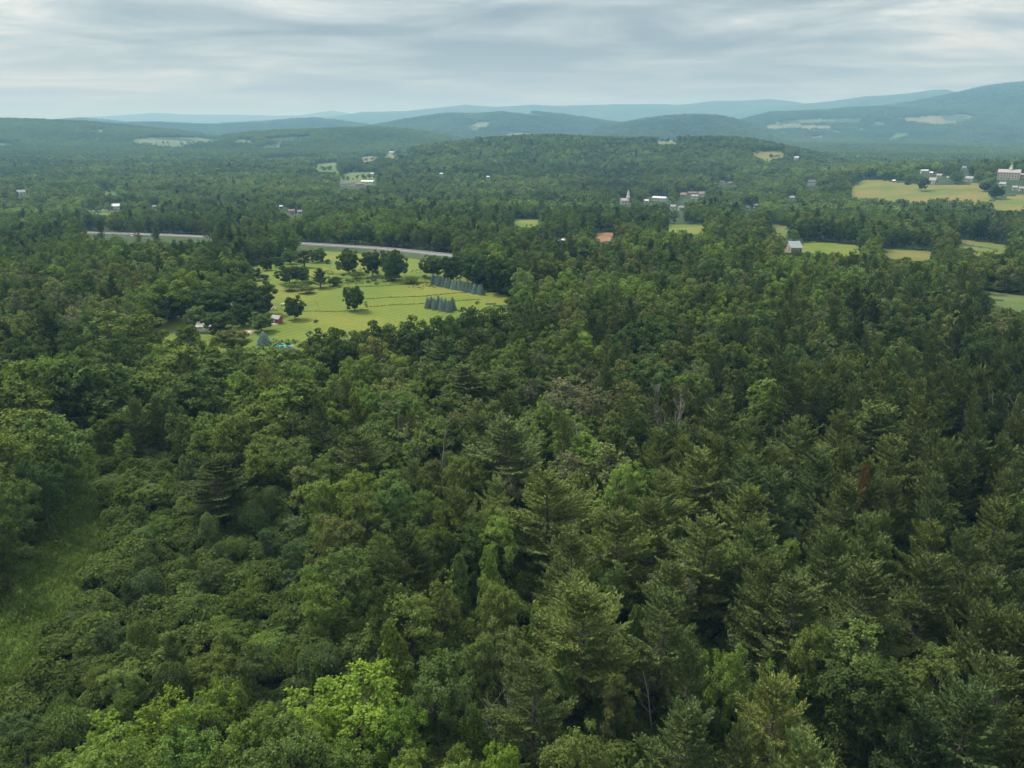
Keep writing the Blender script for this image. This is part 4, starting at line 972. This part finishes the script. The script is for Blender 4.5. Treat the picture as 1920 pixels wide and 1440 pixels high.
for nm in ('broadleaf_tree', 'pine_tree', 'shrub'):
    ids = [k for k, t in enumerate(real) if NAMES[t['lib']][0] == nm]
    nh = sum(1 for k in ids if real[k]['hand'])
    rest = sorted([k for k in ids if not real[k]['hand'] and inside[k]], key=lambda k: -size_px[k])
    chosen |= set(rest[:max(0, 300-nh)])
def tint_of(t):
    c = np.array(TINT[t['tone']])*(.88 if 'pine' in t['lib'] else .97)*(1+.30*float(np.clip(fbm(np.array([t['x']/170]), np.array([t['y']/170]), 2, 91)[0]*1.6, -1, 1))); j = max(.5, 1+rng.normal(0, .07 if t['label'] and t['hand'] and 'frame' not in t['label'] else .18)); hue = rng.normal(0, .045)
    return [max(.01, c[0]*j*(1+hue)), max(.01, c[1]*j), max(.005, c[2]*j*(1-hue)), 1.0]
def xword(px):
    for lim, w in ((160, 'at the left edge'), (420, 'far left'), (700, 'left of centre'), (900, 'just left of centre'), (1080, 'at the centre'), (1300, 'just right of centre'), (1560, 'right of centre'), (1780, 'far right')):
        if px < lim: return w
    return 'at the right edge'
def yword(py):
    for lim, w in ((560, 'behind the meadow'), (680, 'level with the meadow'), (780, 'in the back wood'), (880, 'in the middle wood'), (1000, 'in the near middle wood'), (1120, 'in the near wood'), (1250, 'in the foreground wood'), (1360, 'in the front rows')):
        if py < lim: return w
    return 'by the bottom frame edge'
cells = {}
for k in sorted(chosen, key=lambda k: PX[k]):
    t = real[k]
    if t['label']: continue
    nm = NAMES[t['lib']][0]
    if nm == 'broadleaf_tree': kd = 'sparse leafed tree' if t['lib'] == 'broadleaf_open' else 'broadleaf tree'
    elif nm == 'pine_tree': kd = 'long-stemmed pine' if t['lib'] == 'pine_bare' else 'pine'
    else: kd = 'thicket shrub'
    tw = TWORD[t['tone']].replace('sparse ', '')
    cells.setdefault((tw, kd, yword(PY[k]), xword(PX[k])), []).append(k)
for (tw, kd, yw, xw), ks in cells.items():
    for n_, k in enumerate(ks):
        real[k]['label'] = f'{tw} {kd} {yw}, {xw}' + ('' if len(ks) == 1 else f', {ORD[n_] if n_ < len(ORD) else "one of a dense row"}')
for k in sorted(chosen):
    t = real[k]; nm, cat, grp = NAMES[t['lib']]
    L = LIB[t['lib']][t['v']]
    o = link(nm, None, label=t['label'], category=cat, group=t['group'] or grp)
    o.location = (t['x'], t['y'], t['z']); o.rotation_euler = (0, 0, t['rot']); o.scale = (t['sx'], t['sx'], t['sz'])
    tv = tint_of(t)
    a_ = link(L[0].name.split('.')[0], L[0], o); c_ = link(L[1].name.split('.')[0], L[1], o)
    c_['tint'] = tv
# the rest: one instanced object per kind
def instancer(name, meshes, P, ROT, SCL, IDX, TNT, **props):
    col = bpy.data.collections.new(name+'_shapes')
    for n_, me in enumerate(meshes):
        ob = bpy.data.objects.new('%s_shape_%02d' % (name, n_), me); col.objects.link(ob)
    me = bpy.data.meshes.new(name); n = len(P)
    me.vertices.add(n); me.vertices.foreach_set('co', np.asarray(P, np.float32).ravel())
    for an, ty, key, dat in (('rot', 'FLOAT_VECTOR', 'vector', ROT), ('scl', 'FLOAT_VECTOR', 'vector', SCL), ('idx', 'INT', 'value', IDX), ('tint', 'FLOAT_COLOR', 'color', TNT)):
        at = me.attributes.new(an, ty, 'POINT'); at.data.foreach_set(key, np.asarray(dat, np.int32 if ty == 'INT' else np.float32).ravel())
    ob = link(name, me, kind='stuff', **props)
    ng = bpy.data.node_groups.new(name, 'GeometryNodeTree')
    ng.interface.new_socket('Geometry', in_out='INPUT', socket_type='NodeSocketGeometry'); ng.interface.new_socket('Geometry', in_out='OUTPUT', socket_type='NodeSocketGeometry')
    N_ = ng.nodes; gi = N_.new('NodeGroupInput'); go = N_.new('NodeGroupOutput')
    ci = N_.new('GeometryNodeCollectionInfo'); ci.inputs[0].default_value = col; ci.inputs[1].default_value = True; ci.inputs[2].default_value = True
    ip = N_.new('GeometryNodeInstanceOnPoints'); ip.inputs['Pick Instance'].default_value = True
    def att(nm_, ty):
        a = N_.new('GeometryNodeInputNamedAttribute'); a.data_type = ty; a.inputs[0].default_value = nm_; return a.outputs[0]
    ng.links.new(gi.outputs[0], ip.inputs['Points']); ng.links.new(ci.outputs[0], ip.inputs['Instance'])
    ng.links.new(att('idx', 'INT'), ip.inputs['Instance Index']); ng.links.new(att('scl', 'FLOAT_VECTOR'), ip.inputs['Scale'])
    e2r = N_.new('FunctionNodeEulerToRotation'); ng.links.new(att('rot', 'FLOAT_VECTOR'), e2r.inputs[0]); ng.links.new(e2r.outputs[0], ip.inputs['Rotation'])
    ng.links.new(ip.outputs[0], go.inputs[0])
    md = ob.modifiers.new('scatter', 'NODES'); md.node_group = ng
    return ob
hedge = []
for (nm, poly, kind, lab) in FIELDS[3:]:
    for (x1, y1), (x2, y2) in zip(poly, poly[1:]+poly[:1]):
        L_ = math.hypot((x2-x1), (y2-y1)*2)
        for q in range(int(L_/2.6)):
            if rng.random() < .45: continue
            f = rng.random(); p = hit(x1+(x2-x1)*f+rng.normal(0, 1.2), y1+(y2-y1)*f+rng.normal(0, .8))
            if p is None or math.hypot(p[0], p[1]) > 7500 or math.hypot(p[0], p[1]) < 900: continue
            v = int(rng.integers(4)); H = LIB['broadleaf_far'][v][2]; h = rng.uniform(5, 12)*(1 if math.hypot(p[0], p[1]) > 900 else .6)
            hedge.append(dict(lib='broadleaf_far', v=v, x=p[0], y=p[1], z=p[2]-.3, sx=h/H*1.25, sz=h/H, rot=rng.uniform(0, 6.28), tone='mid' if rng.random() < .6 else 'dark', label=None, h=h, w=8, group=None, hand=False, lod=0))
n0_ = len(real); real += hedge; DP = np.concatenate([DP, np.full(len(hedge), 2000.)])
rest = [k for k in range(len(real)) if k not in chosen]
def inst_group(name, libs, **props):
    meshes, off = [], {}
    for lb in libs:
        off[lb] = len(meshes); meshes += [l[4] for l in LIB[lb]]
    P, RO, SC, ID, TN = [], [], [], [], []
    for k in rest:
        t = real[k]
        if t['lib'] not in libs and t['lib']+'_far' not in libs: continue
        lb, v, sx, sz = t['lib'], t['v'], t['sx'], t['sz']
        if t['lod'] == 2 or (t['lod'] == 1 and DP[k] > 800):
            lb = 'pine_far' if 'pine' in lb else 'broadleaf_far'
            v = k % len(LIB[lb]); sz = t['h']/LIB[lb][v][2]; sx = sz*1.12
        if lb not in off: continue
        P.append((t['x'], t['y'], t['z'])); RO.append((rng.normal(0, .03), rng.normal(0, .03), t['rot'])); SC.append((sx, sx, sz)); ID.append(off[lb]+v); tv = tint_of(t); far_lift = 1.15 if '_far' in lb else 1.0; TN.append((tv[0]*far_lift, tv[1]*far_lift, tv[2]*far_lift, 1))  # far crowns tinted lighter to offset self-shadow, light put into leaf colour
    if P: instancer(name, meshes, P, RO, SC, ID, TN, **props)
    print(name, len(P))
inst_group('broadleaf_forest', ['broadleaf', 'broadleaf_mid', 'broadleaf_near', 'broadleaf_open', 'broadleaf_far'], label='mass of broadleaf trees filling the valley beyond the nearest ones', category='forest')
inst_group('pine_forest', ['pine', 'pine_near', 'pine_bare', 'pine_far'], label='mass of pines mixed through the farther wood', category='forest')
inst_group('thicket', ['shrub', 'shrub_near'], label='dense low thicket of shrubs between track and wood', category='thicket')
# distant woods: clumps on the hills
P, RO, SC, ID, TN = [], [], [], [], []
for (r0, r1, sp, sc) in ((2650, 4300, 26, 1.0), (4300, 7000, 34, 1.25), (7000, 9600, 50, 1.8)):
    x, y = jitter_grid(r0, r1, sp, .68); z = ground(x, y)
    f = field_of(x, y, z); ok = (f < 0) & allowed(x, y, z, np.full(x.shape, 9.0))
    px, py, dep = project(x, y, z); ok &= (px > -150) & (px < 2070)
    tn = fbm(x/300, y/300, 4, 61)+rng.normal(0, .15, x.size)
    for i in np.nonzero(ok)[0]:
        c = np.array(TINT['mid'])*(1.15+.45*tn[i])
        P.append((x[i], y[i], z[i]-1)); RO.append((0, 0, rng.uniform(0, 6.28))); SC.append((sc, sc, rng.uniform(.85, 1.15)*(1+.3*(sc-1)))); ID.append(int(rng.integers(4))); TN.append((*np.maximum(c, .01), 1))
instancer('distant_forest', CL, P, RO, SC, ID, TN, label='distant woods covering the hills', category='forest')
print('distant', len(P))
# undergrowth in the gaps
x, y = jitter_grid(36, 520, 3.3, .68); z = ground(x, y); f = field_of(x, y, z); ok = (f < 0) & ~near_road(x, y, 14) & allowed(x, y, z, np.full(x.shape, 1.5), .8)
x, y, z = x[ok], y[ok], z[ok]; n = len(x)
und = np.array(TINT['mid'])[None, :]*rng.uniform(.65, 1.0, n)[:, None]
SM = [l[4] for l in LIB['shrub']]
s_ = rng.uniform(.6, 1.1, n)
instancer('undergrowth', SM, np.stack([x, y, z-.2], 1), np.stack([0*x, 0*x, rng.uniform(0, 6.28, n)], 1), np.stack([s_, s_, s_*rng.uniform(.6, 1.3, n)], 1), rng.integers(0, 4, n), np.concatenate([und, np.ones((n, 1))], 1), label='leafy undergrowth in the gaps between the trees', category='undergrowth')
# weeds and tufts on the track and in the rough meadow
x, y = jitter_grid(36, 200, 1.1, .75); z = ground(x, y); f = field_of(x, y, z); ok = (f == 1) & (fbm(x/4, y/4, 3, 71) > -.9)
x, y, z = x[ok], y[ok], z[ok]; n = len(x)
def tuft(seed, n=40, h=.5, r=.6):
    g = np.random.default_rng(seed); C = np.stack([g.normal(0, r*.5, n), g.normal(0, r*.5, n), g.uniform(.05, h, n)], 1)
    s = g.uniform(.10, .2, n); return leaves(C, unit(g.normal(0, .6, (n, 3))+[0, 0, 1]), unit(g.normal(size=(n, 3))+[0, 0, .5]), s, s*.4)
TU = [mesh_np('weed_tuft', *tuft(s), M_LEAF) for s in (1, 2, 3)]
wc = np.array([.125, .18, .045])[None, :]*(1+.35*fbm(x/6, y/6, 3, 72))[:, None]*rng.uniform(.75, 1.2, n)[:, None]
s_ = rng.uniform(.9, 2.4, n)
instancer('weeds', TU, np.stack([x, y, z], 1), np.stack([0*x, 0*x, rng.uniform(0, 6.28, n)], 1), np.stack([s_, s_, s_], 1), rng.integers(0, 3, n), np.concatenate([wc, np.ones((n, 1))], 1), label='weeds growing over the grassy track', category='weeds')
P = []
for (p1, p2, wd) in (((626,541),(805,531),.5),((685,561),(878,549),.5),((688,576),(900,562),.6),((688,576),(684,566),.5),((560,585),(690,582),.3),((770,527),(805,531),.8)):
    a = hit(*p1); b = hit(*p2); L_ = math.hypot(b[0]-a[0], b[1]-a[1])
    for s in np.arange(0, 1, .3/L_): P.append((a[0]+(b[0]-a[0])*s+rng.normal(0, wd*.6), a[1]+(b[1]-a[1])*s+rng.normal(0, wd*.6)+.8*math.sin(s*9)))
for q in range(420):
    p = hit(rng.uniform(612, 815), rng.uniform(498, 540))
    if fbm(np.array([p[0]/9]), np.array([p[1]/9]), 2, 17)[0] > -.05:
        for e in range(5): P.append((p[0]+rng.normal(0, 1.2), p[1]+rng.normal(0, 1.6)))
P = np.array(P); n = len(P); z = ground(P[:, 0], P[:, 1]); s_ = rng.uniform(.35, .75, n)
wc = np.array([.115, .155, .03])[None, :]*rng.uniform(.7, 1.1, n)[:, None]
instancer('tall_grass', TU, np.stack([P[:, 0], P[:, 1], z], 1), np.stack([0*z, 0*z, rng.uniform(0, 6.28, n)], 1), np.stack([s_, s_, s_], 1), rng.integers(0, 3, n), np.concatenate([wc, np.ones((n, 1))], 1), label='unmown lines of tall grass across the meadow', category='grass')

# ------------------------------------------------------------------ buildings
WALL = {'white': flat('white_paint', (.60,.60,.58)), 'cream': flat('cream_wall', (.60,.55,.46)), 'tan': flat('tan_wall', (.42,.35,.28)), 'brick': flat('red_brick', (.36,.17,.13)), 'red': flat('red_paint', (.30,.08,.05))}
ROOF = {'slate': flat('dark_slate', (.10,.10,.12)), 'grey': flat('grey_shingle', (.28,.29,.30)), 'brown': flat('brown_shingle', (.20,.14,.11)), 'white': flat('white_metal_roof', (.60,.61,.61), .4), 'pinkgrey': flat('pale_shingle', (.36,.32,.32)), 'pale': flat('galvanised_roof', (.24,.27,.30), .4)}
M_WIN = flat('window_glass', (.05,.06,.07), .15); M_DOOR = flat('door_paint', (.18,.12,.09)); M_CONC = flat('concrete', (.38,.37,.34)); M_ASPH = flat('road_surface', (.105,.105,.104), .85, .3, .1)
M_LINE = flat('road_paint', (.75,.75,.72)); M_METAL = flat('guard_rail_metal', (.45,.46,.47), .4); M_SAND = flat('sand', (.45,.36,.26)); M_POOL = flat('pool_water', (.03,.26,.25), .1); M_POOLW = flat('pool_wall', (.55,.62,.62)); M_TYRE = flat('tyre_rubber', (.03,.03,.03))
def boxv(cx, cy_, cz, sx, sy, sz):
    v = np.array([[x, y, z] for z in (-.5, .5) for y in (-.5, .5) for x in (-.5, .5)])*[sx, sy, sz]+[cx, cy_, cz]
    f = np.array([[0,2,3,1],[4,5,7,6],[0,1,5,4],[2,6,7,3],[0,4,6,2],[1,3,7,5]]); return v, f
def joinb(parts):
    vs, fs, n0 = [], [], 0
    for v, f in parts: vs.append(v); fs.append(f+n0); n0 += len(v)
    return np.concatenate(vs), np.concatenate(fs)
def part(name, vf, mat, parent): return link(name, mesh_np(name, vf[0], vf[1], mat), parent)
def gable_walls(w, d, h, rh):
    v = [[-w/2,-d/2,-1],[w/2,-d/2,-1],[w/2,d/2,-1],[-w/2,d/2,-1],[-w/2,-d/2,h],[w/2,-d/2,h],[w/2,d/2,h],[-w/2,d/2,h],[-w/2,0,h+rh],[w/2,0,h+rh]]
    me = bpy.data.meshes.new('wall'); me.from_pydata(v, [], [(0,1,5,4),(2,3,7,6),(1,2,6,9,5),(3,0,4,8,7)]); return me
def gable_roof(w, d, h, rh, o=.45, th=.22):
    k = rh/(d/2); v = []
    for x in (-w/2-o, w/2+o):
        for yy, zz_ in ((-d/2-o, h-k*o), (0, h+rh), (d/2+o, h-k*o)):
            v += [[x, yy, zz_+.03], [x, yy, zz_+.03+th]]
    f = [(0,2,8,6),(2,4,10,8),(1,7,9,3),(3,9,11,5),(0,6,7,1),(4,5,11,10),(0,1,3,2),(2,3,5,4),(6,8,9,7),(8,10,11,9)]
    me = bpy.data.meshes.new('roof'); me.from_pydata(v, [], f); return me
wmesh = {}
def windows(parent, w, d, h, rows, nx, ww=1.0, wh=1.5):
    key = (ww, wh)
    if key not in wmesh: wmesh[key] = mesh_np('window', *boxv(0, 0, 0, ww, .12, wh), M_WIN)
    for r in range(rows):
        z = (r+.55)*h/rows
        for k in range(nx):
            x = -w/2+(k+.5)*w/nx
            for s in (-1, 1):
                o = link('window', wmesh[key], parent); o.location = (x, s*(d/2+.02), z)
    for r in range(rows):
        for yy in (-d/4, d/4):
            o = link('window', wmesh[key], parent); o.location = (w/2+.02, yy, (r+.55)*h/rows); o.rotation_euler = (0, 0, math.pi/2)
            o = link('window', wmesh[key], parent); o.location = (-w/2-.02, yy, (r+.55)*h/rows); o.rotation_euler = (0, 0, math.pi/2)
def building(px, py, wpx, kind, wl, rf, lab):
    p = hit(px, py)
    if p is None: return
    dep = project(*p)[2]; w = float(wpx*dep/F)
    nm = {'hall': 'long_building', 'barn': 'barn', 'church': 'church', 'college': 'college_hall', 'house': 'house'}[kind]
    cat = {'hall': 'building', 'barn': 'barn', 'church': 'church', 'college': 'building', 'house': 'house'}[kind]
    root = link(nm, None, label=lab, category=cat, group='buildings of the valley')
    root.location = (p[0], p[1], p[2]+.3)
    rr = {'church': .25, 'college': -.06, 'barn': .35}.get(kind, random.uniform(-.5, .5))
    root.rotation_euler = (0, 0, rr-math.atan2(p[0], p[1]))
    if kind == 'house':
        w = w/1.05; d = w*.72; h = min(max(w*.42, 3.2), 6.5); rh = d*.38
        rows = 2 if h > 4.6 else 1
    elif kind == 'church': d = w*.62; h = w*.30+1.2; rh = d*.36; rows = 1
    elif kind == 'college': d = 13; h = 10; rh = 4; rows = 3
    elif kind == 'barn': d = 13; h = 4; rh = 3.2; rows = 1
    else: d = max(w*.42, 6); h = 4.2 if w < 30 else 5.5; rh = d*.20; rows = 1
    me = gable_walls(w, d, h, rh); me.materials.append(WALL[wl]); link('wall', me, root)
    me = gable_roof(w, d, h, rh); me.materials.append(ROOF[rf]); roof = link('roof', me, root)
    if kind == 'house':
        part('chimney', boxv(w*.2, d*.1, h+rh*1.05, .8, .8, 1.6), WALL['brick'], roof)
    windows(root, w, d, h, rows, max(2, int(w/3.4)) if kind != 'barn' else 5, 1.0 if kind != 'church' else 1.1, 1.5 if kind != 'church' else 2.8)
    part('door', boxv(w*.02, -d/2-.06, 1.05, 1.1, .16, 2.1), M_DOOR, root)
    if kind in ('church', 'college'):
        xx = w*.32 if kind == 'church' else w*.05; b0 = h+rh*.5; s = 3.4 if kind == 'church' else 4.0
        tw = part('tower', boxv(xx, 0, b0+2.2, s, s, 5.2), WALL['white'], root)
        part('belfry', boxv(xx, 0, b0+6.1, s*.72, s*.72, 2.6), WALL['white'], tw)
        t4 = s*.42; zt_ = b0+7.42; hh_ = 5.2 if kind == 'church' else 5.5
        v = np.array([[xx-t4,-t4,zt_],[xx+t4,-t4,zt_],[xx+t4,t4,zt_],[xx-t4,t4,zt_],[xx,0,zt_+hh_]])
        me = bpy.data.meshes.new('spire'); me.from_pydata(v.tolist(), [], [(0,1,4),(1,2,4),(2,3,4),(3,0,4),(3,2,1,0)]); me.materials.append(ROOF['grey'] if kind == 'college' else WALL['white']); link('spire', me, tw)
for hrow in HOUSES: building(*hrow)
# silo by the far farm
p = hit(769, 285); dep = project(*p)[2]
so_ = link('silo', None, label='slim white silo of the far farm', category='silo'); so_.location = tuple(p)
part('tank', tubes([([[0,0,0],[0,0,6],[0,0,12]], [2.6,2.6,2.6])], 14), WALL['white'], so_)
part('dome', tubes([([[0,0,12],[0,0,13.2],[0,0,14]], [2.6,1.9,.1])], 14), ROOF['pale'], so_)

# yard things left of the meadow
def at(px, py, rz=0, dz=0):
    p = hit(px, py); return (p[0], p[1], p[2]+dz)
ph = link('playhouse', None, label='small red playhouse with grey roof at the left side of the meadow', category='playhouse'); ph.location = at(520, 606); ph.rotation_euler = (0, 0, -.35)
me = gable_walls(3.4, 2.8, 2.2, 1.0); me.materials.append(WALL['red']); link('wall', me, ph)
me = gable_roof(3.4, 2.8, 2.2, 1.0, .3, .12); me.materials.append(ROOF['grey']); link('roof', me, ph)
part('window', boxv(.8, -1.42, 1.3, .6, .08, .6), M_WIN, ph); part('door', boxv(-.6, -1.42, .95, .8, .08, 1.8), WALL['white'], ph)
part('porch', boxv(0, -2.1, .15, 3.2, 1.4, .3), WALL['white'], ph)
sw = link('swing_frame', None, label='pale A-shaped wooden play frame behind the red playhouse', category='play frame'); sw.location = at(521, 581); sw.rotation_euler = (0, 0, .4)
for sx in (-1.6, 1.6):
    for sy in (-1, 1): part('leg', tubes([([[sx*1.1, sy*1.1, 0], [sx, 0, 2.4]], [.09, .07])], 6), WALL['tan'], sw)
part('top_beam', tubes([([[-1.9, 0, 2.4], [1.9, 0, 2.4]], [.08, .08])], 6), WALL['tan'], sw)
part('platform', boxv(-1.1, 0, 1.2, 1.3, 1.5, .12), WALL['tan'], sw); part('slide', tubes([([[-1.6, 0, 1.3], [-3.2, 0, .3]], [.3, .3])], 6), WALL['white'], sw)
for s_x in (.2, 1.1): part('swing_seat', boxv(s_x, 0, .6, .5, .25, .06), M_TYRE, sw)
tb = link('picnic_table', None, label='white picnic table on the grass beyond the play frame', category='picnic table'); tb.location = at(532, 572)
part('tabletop', boxv(0, 0, .75, 2.4, .9, .08), WALL['white'], tb)
for sy in (-.85, .85): part('bench', boxv(0, sy, .44, 2.4, .35, .06), WALL['white'], tb)
for sx in (-.8, .8): part('leg', boxv(sx, 0, .37, .1, 1.5, .68), WALL['white'], tb)
sp_ = link('sand_pit', None, label='rectangular pit of pale sand with low timber edge', category='sand pit'); sp_.location = at(466, 624)
part('sand', boxv(0, 0, .10, 4.2, 5.0, .2), M_SAND, sp_)
for (cx, cy_, sx, sy) in ((0, -2.6, 4.6, .2), (0, 2.6, 4.6, .2), (-2.2, 0, .2, 5.0), (2.2, 0, .2, 5.0)): part('edge_board', boxv(cx, cy_, .16, sx, sy, .32), WALL['cream'], sp_)
gar = link('garage', None, label='pale garage beside the driveway under yard trees', category='garage'); gar.location = at(386, 622); gar.rotation_euler = (0, 0, .1)
me = gable_walls(5, 5, 2.6, 1.2); me.materials.append(WALL['cream']); link('wall', me, gar)
me = gable_roof(5, 5, 2.6, 1.2); me.materials.append(ROOF['pinkgrey']); link('roof', me, gar)
part('garage_door', boxv(0, -2.53, 1.1, 3, .08, 2.2), WALL['white'], gar)
hs = link('house', None, label='pale house hidden under the big spreading trees of the yard', category='house'); hs.location = at(420, 588); hs.rotation_euler = (0, 0, .3)
me = gable_walls(8, 6, 3.6, 1.7); me.materials.append(WALL['white']); link('wall', me, hs); me = gable_roof(8, 6, 3.6, 1.7); me.materials.append(ROOF['grey']); link('roof', me, hs)
windows(hs, 8, 6, 3.6, 1, 3); part('door', boxv(.3, -3.06, 1.05, 1.1, .1, 2.1), M_DOOR, hs)
pl = link('swimming_pool', None, label='round teal above-ground swimming pool behind the hedge tree', category='pool'); pl.location = at(531, 655)
aa = np.linspace(0, 2*np.pi, 29)[:-1]
part('pool_wall', tubes([([[0,0,-.2],[0,0,1.2]], [3.4, 3.4])], 28), M_POOLW, pl)
wv = np.concatenate([[[0, 0, 1.0]], np.stack([np.cos(aa)*3.38, np.sin(aa)*3.38, 0*aa+1.0], 1)]); wf_ = np.array([[0, i+1, (i+1) % 28+1] for i in range(28)])
part('water', (wv, wf_), M_POOL, pl)
part('pool_rim', tubes([(np.stack([np.cos(aa)*3.45, np.sin(aa)*3.45, 0*aa+1.24], 1), 0*aa+.09)], 6), WALL['white'], pl)
part('ladder', boxv(3.4, .5, .7, .3, .6, 1.9), WALL['white'], pl)
# driveway
dv = [hit(*q) for q in ((290,622),(331,622),(372,621),(395,624))]
vs, fs = [], []
for k, q in enumerate(dv):
    for s in (-1.8, 1.8): vs.append((q[0], q[1]+s, gz(q[0], q[1]+s)+.12))
    if k: fs.append((2*k-2, 2*k, 2*k+1, 2*k-1))
me = bpy.data.meshes.new('driveway'); me.from_pydata(vs, [], fs); me.materials.append(M_ASPH); link('driveway', me, kind='structure', label='pale driveway crossing the yard lawn')

# ------------------------------------------------------------------ highway on its embankment
N = len(ROADC); Tn = np.gradient(ROADC, axis=0); Tn /= np.linalg.norm(Tn, axis=1)[:, None]; Nn = np.stack([-Tn[:, 1], Tn[:, 0]], 1)
if Nn[N//2][1] < 0: Nn = -Nn
zr = ground(ROADC[:, 0], ROADC[:, 1]); zr = np.convolve(np.pad(zr, 8, 'edge'), np.ones(17)/17, 'valid')+3.0
def strip(offs, zo):
    v = [[*(ROADC[k]+Nn[k]*o), zr[k]+zz_] for k in range(N) for o, zz_ in zip(offs, zo)]; m_ = len(offs)
    f = [[k*m_+j, k*m_+j+1, (k+1)*m_+j+1, (k+1)*m_+j] for k in range(N-1) for j in range(m_-1)]
    return np.array(v), np.array(f)
def st(name, offs, zo, mat, lab, kind='structure'): 
    v, f = strip(offs, zo); return link(name, mesh_np(name, v, f, mat), kind=kind, label=lab)
st('embankment', [-13, -5.9, 5.9, 13], [-7, -.3, -.3, -7], GM['strip'], 'grassy embankment carrying the highway')
st('road', [-5.8, -5.8, 5.8, 5.8], [-.5, 0, 0, -.5], M_ASPH, 'grey highway passing behind the meadow')
st('lane_marking', [-5.2, -5.05], [.006, .006], M_LINE, 'white near edge line of the highway'); st('lane_marking', [5.05, 5.2], [.006, .006], M_LINE, 'white far edge line of the highway'); st('lane_marking', [-.2, .2], [.006, .006], M_LINE, 'white centre line of the highway')
gr = link('guard_rail', None, label='metal guard rail along the near side of the highway', category='guard rail')
v, f = strip([-5.6, -5.54], [.45, .75]); v2, f2 = strip([-5.54, -5.6], [.75, .75]); part('rail', (v, f), M_METAL, gr)
pm = mesh_np('post', *boxv(0, 0, .35, .12, .12, .8), M_METAL)
for k in range(0, N, 2):
    o = link('post', pm, gr); q = ROADC[k]+Nn[k]*(-5.45); o.location = (q[0], q[1], zr[k])
# overpass
p = hit(322, 442); k = int(np.argmin(np.hypot(ROADC[:, 0]-p[0], ROADC[:, 1]-p[1])))
br = link('overpass', None, label='concrete overpass wall below the highway, left of the meadow', category='bridge'); q = ROADC[k]+Nn[k]*(-6.3)
br.location = (q[0], q[1], zr[k]); br.rotation_euler = (0, 0, math.atan2(Tn[k][1], Tn[k][0]))
part('parapet', boxv(0, 0, .1, 26, .4, 1.0), M_CONC, br); part('girder', boxv(0, .1, -1.2, 24, .5, 1.4), M_DOOR, br)
for s in (-11, 11): part('abutment', boxv(s, .3, -4.2, 3, 1.2, 7.4), M_CONC, br)
def car(px, py, off, col, lab, van=False):
    p = hit(px, py); k = int(np.argmin(np.hypot(ROADC[:, 0]-p[0], ROADC[:, 1]-p[1]))); q = ROADC[k]+Nn[k]*off
    c = link('car' if not van else 'truck', None, label=lab, category='car' if not van else 'truck', group='vehicles on the highway'); c.location = (q[0], q[1], zr[k]+.01); c.rotation_euler = (0, 0, math.atan2(Tn[k][1], Tn[k][0]))
    m_ = flat('car_paint', col, .35)
    if van:
        part('cargo_box', boxv(-1, 0, 2.1, 6.4, 2.4, 2.8), WALL['white'], c); part('cab', boxv(3.3, 0, 1.55, 1.9, 2.2, 2.1), m_, c); part('windscreen', boxv(4.27, 0, 1.95, .06, 1.9, .8), M_WIN, c)
    else:
        part('body', joinb([boxv(0, 0, .62, 4.4, 1.8, .62), boxv(-.2, 0, 1.13, 2.2, 1.55, .5)]), m_, c)
        part('windscreen', boxv(.93, 0, 1.13, .08, 1.4, .4), M_WIN, c); part('rear_window', boxv(-1.33, 0, 1.13, .08, 1.4, .4), M_WIN, c)
    for sx in (-1.4, 1.4):
        for sy in (-.82, .82): part('wheel', tubes([([[sx, sy-.1, .33], [sx, sy+.1, .33]], [.33, .33])], 12), M_TYRE, c)
car(318, 440, -3.0, (.6, .6, .58), 'white car on the highway above the overpass')

# ------------------------------------------------------------------ haze
m, t = new_mat('haze')
pv = t.nodes.new('ShaderNodeVolumePrincipled'); pv.inputs['Color'].default_value = (0.22, 0.50, 0.82, 1); pv.inputs['Absorption Color'].default_value = (.8, .8, .8, 1); pv.inputs['Density'].default_value = 0.00015; pv.inputs['Anisotropy'].default_value = 0.0
o = t.nodes.new('ShaderNodeOutputMaterial'); t.links.new(pv.outputs[0], o.inputs['Volume'])
zmin = float(Z.min())-1.5; zmax = max(float(Z[np.isfinite(Z)].max()), CAMH)+60
hz_ = mesh_np('haze', *boxv(0, 0, (zmin+zmax)/2, 130000, 130000, zmax-zmin), m)
link('haze', hz_, kind='stuff', label='pale blue summer haze over the valley')
print('haze box', zmin, zmax, 'trees', len(real))
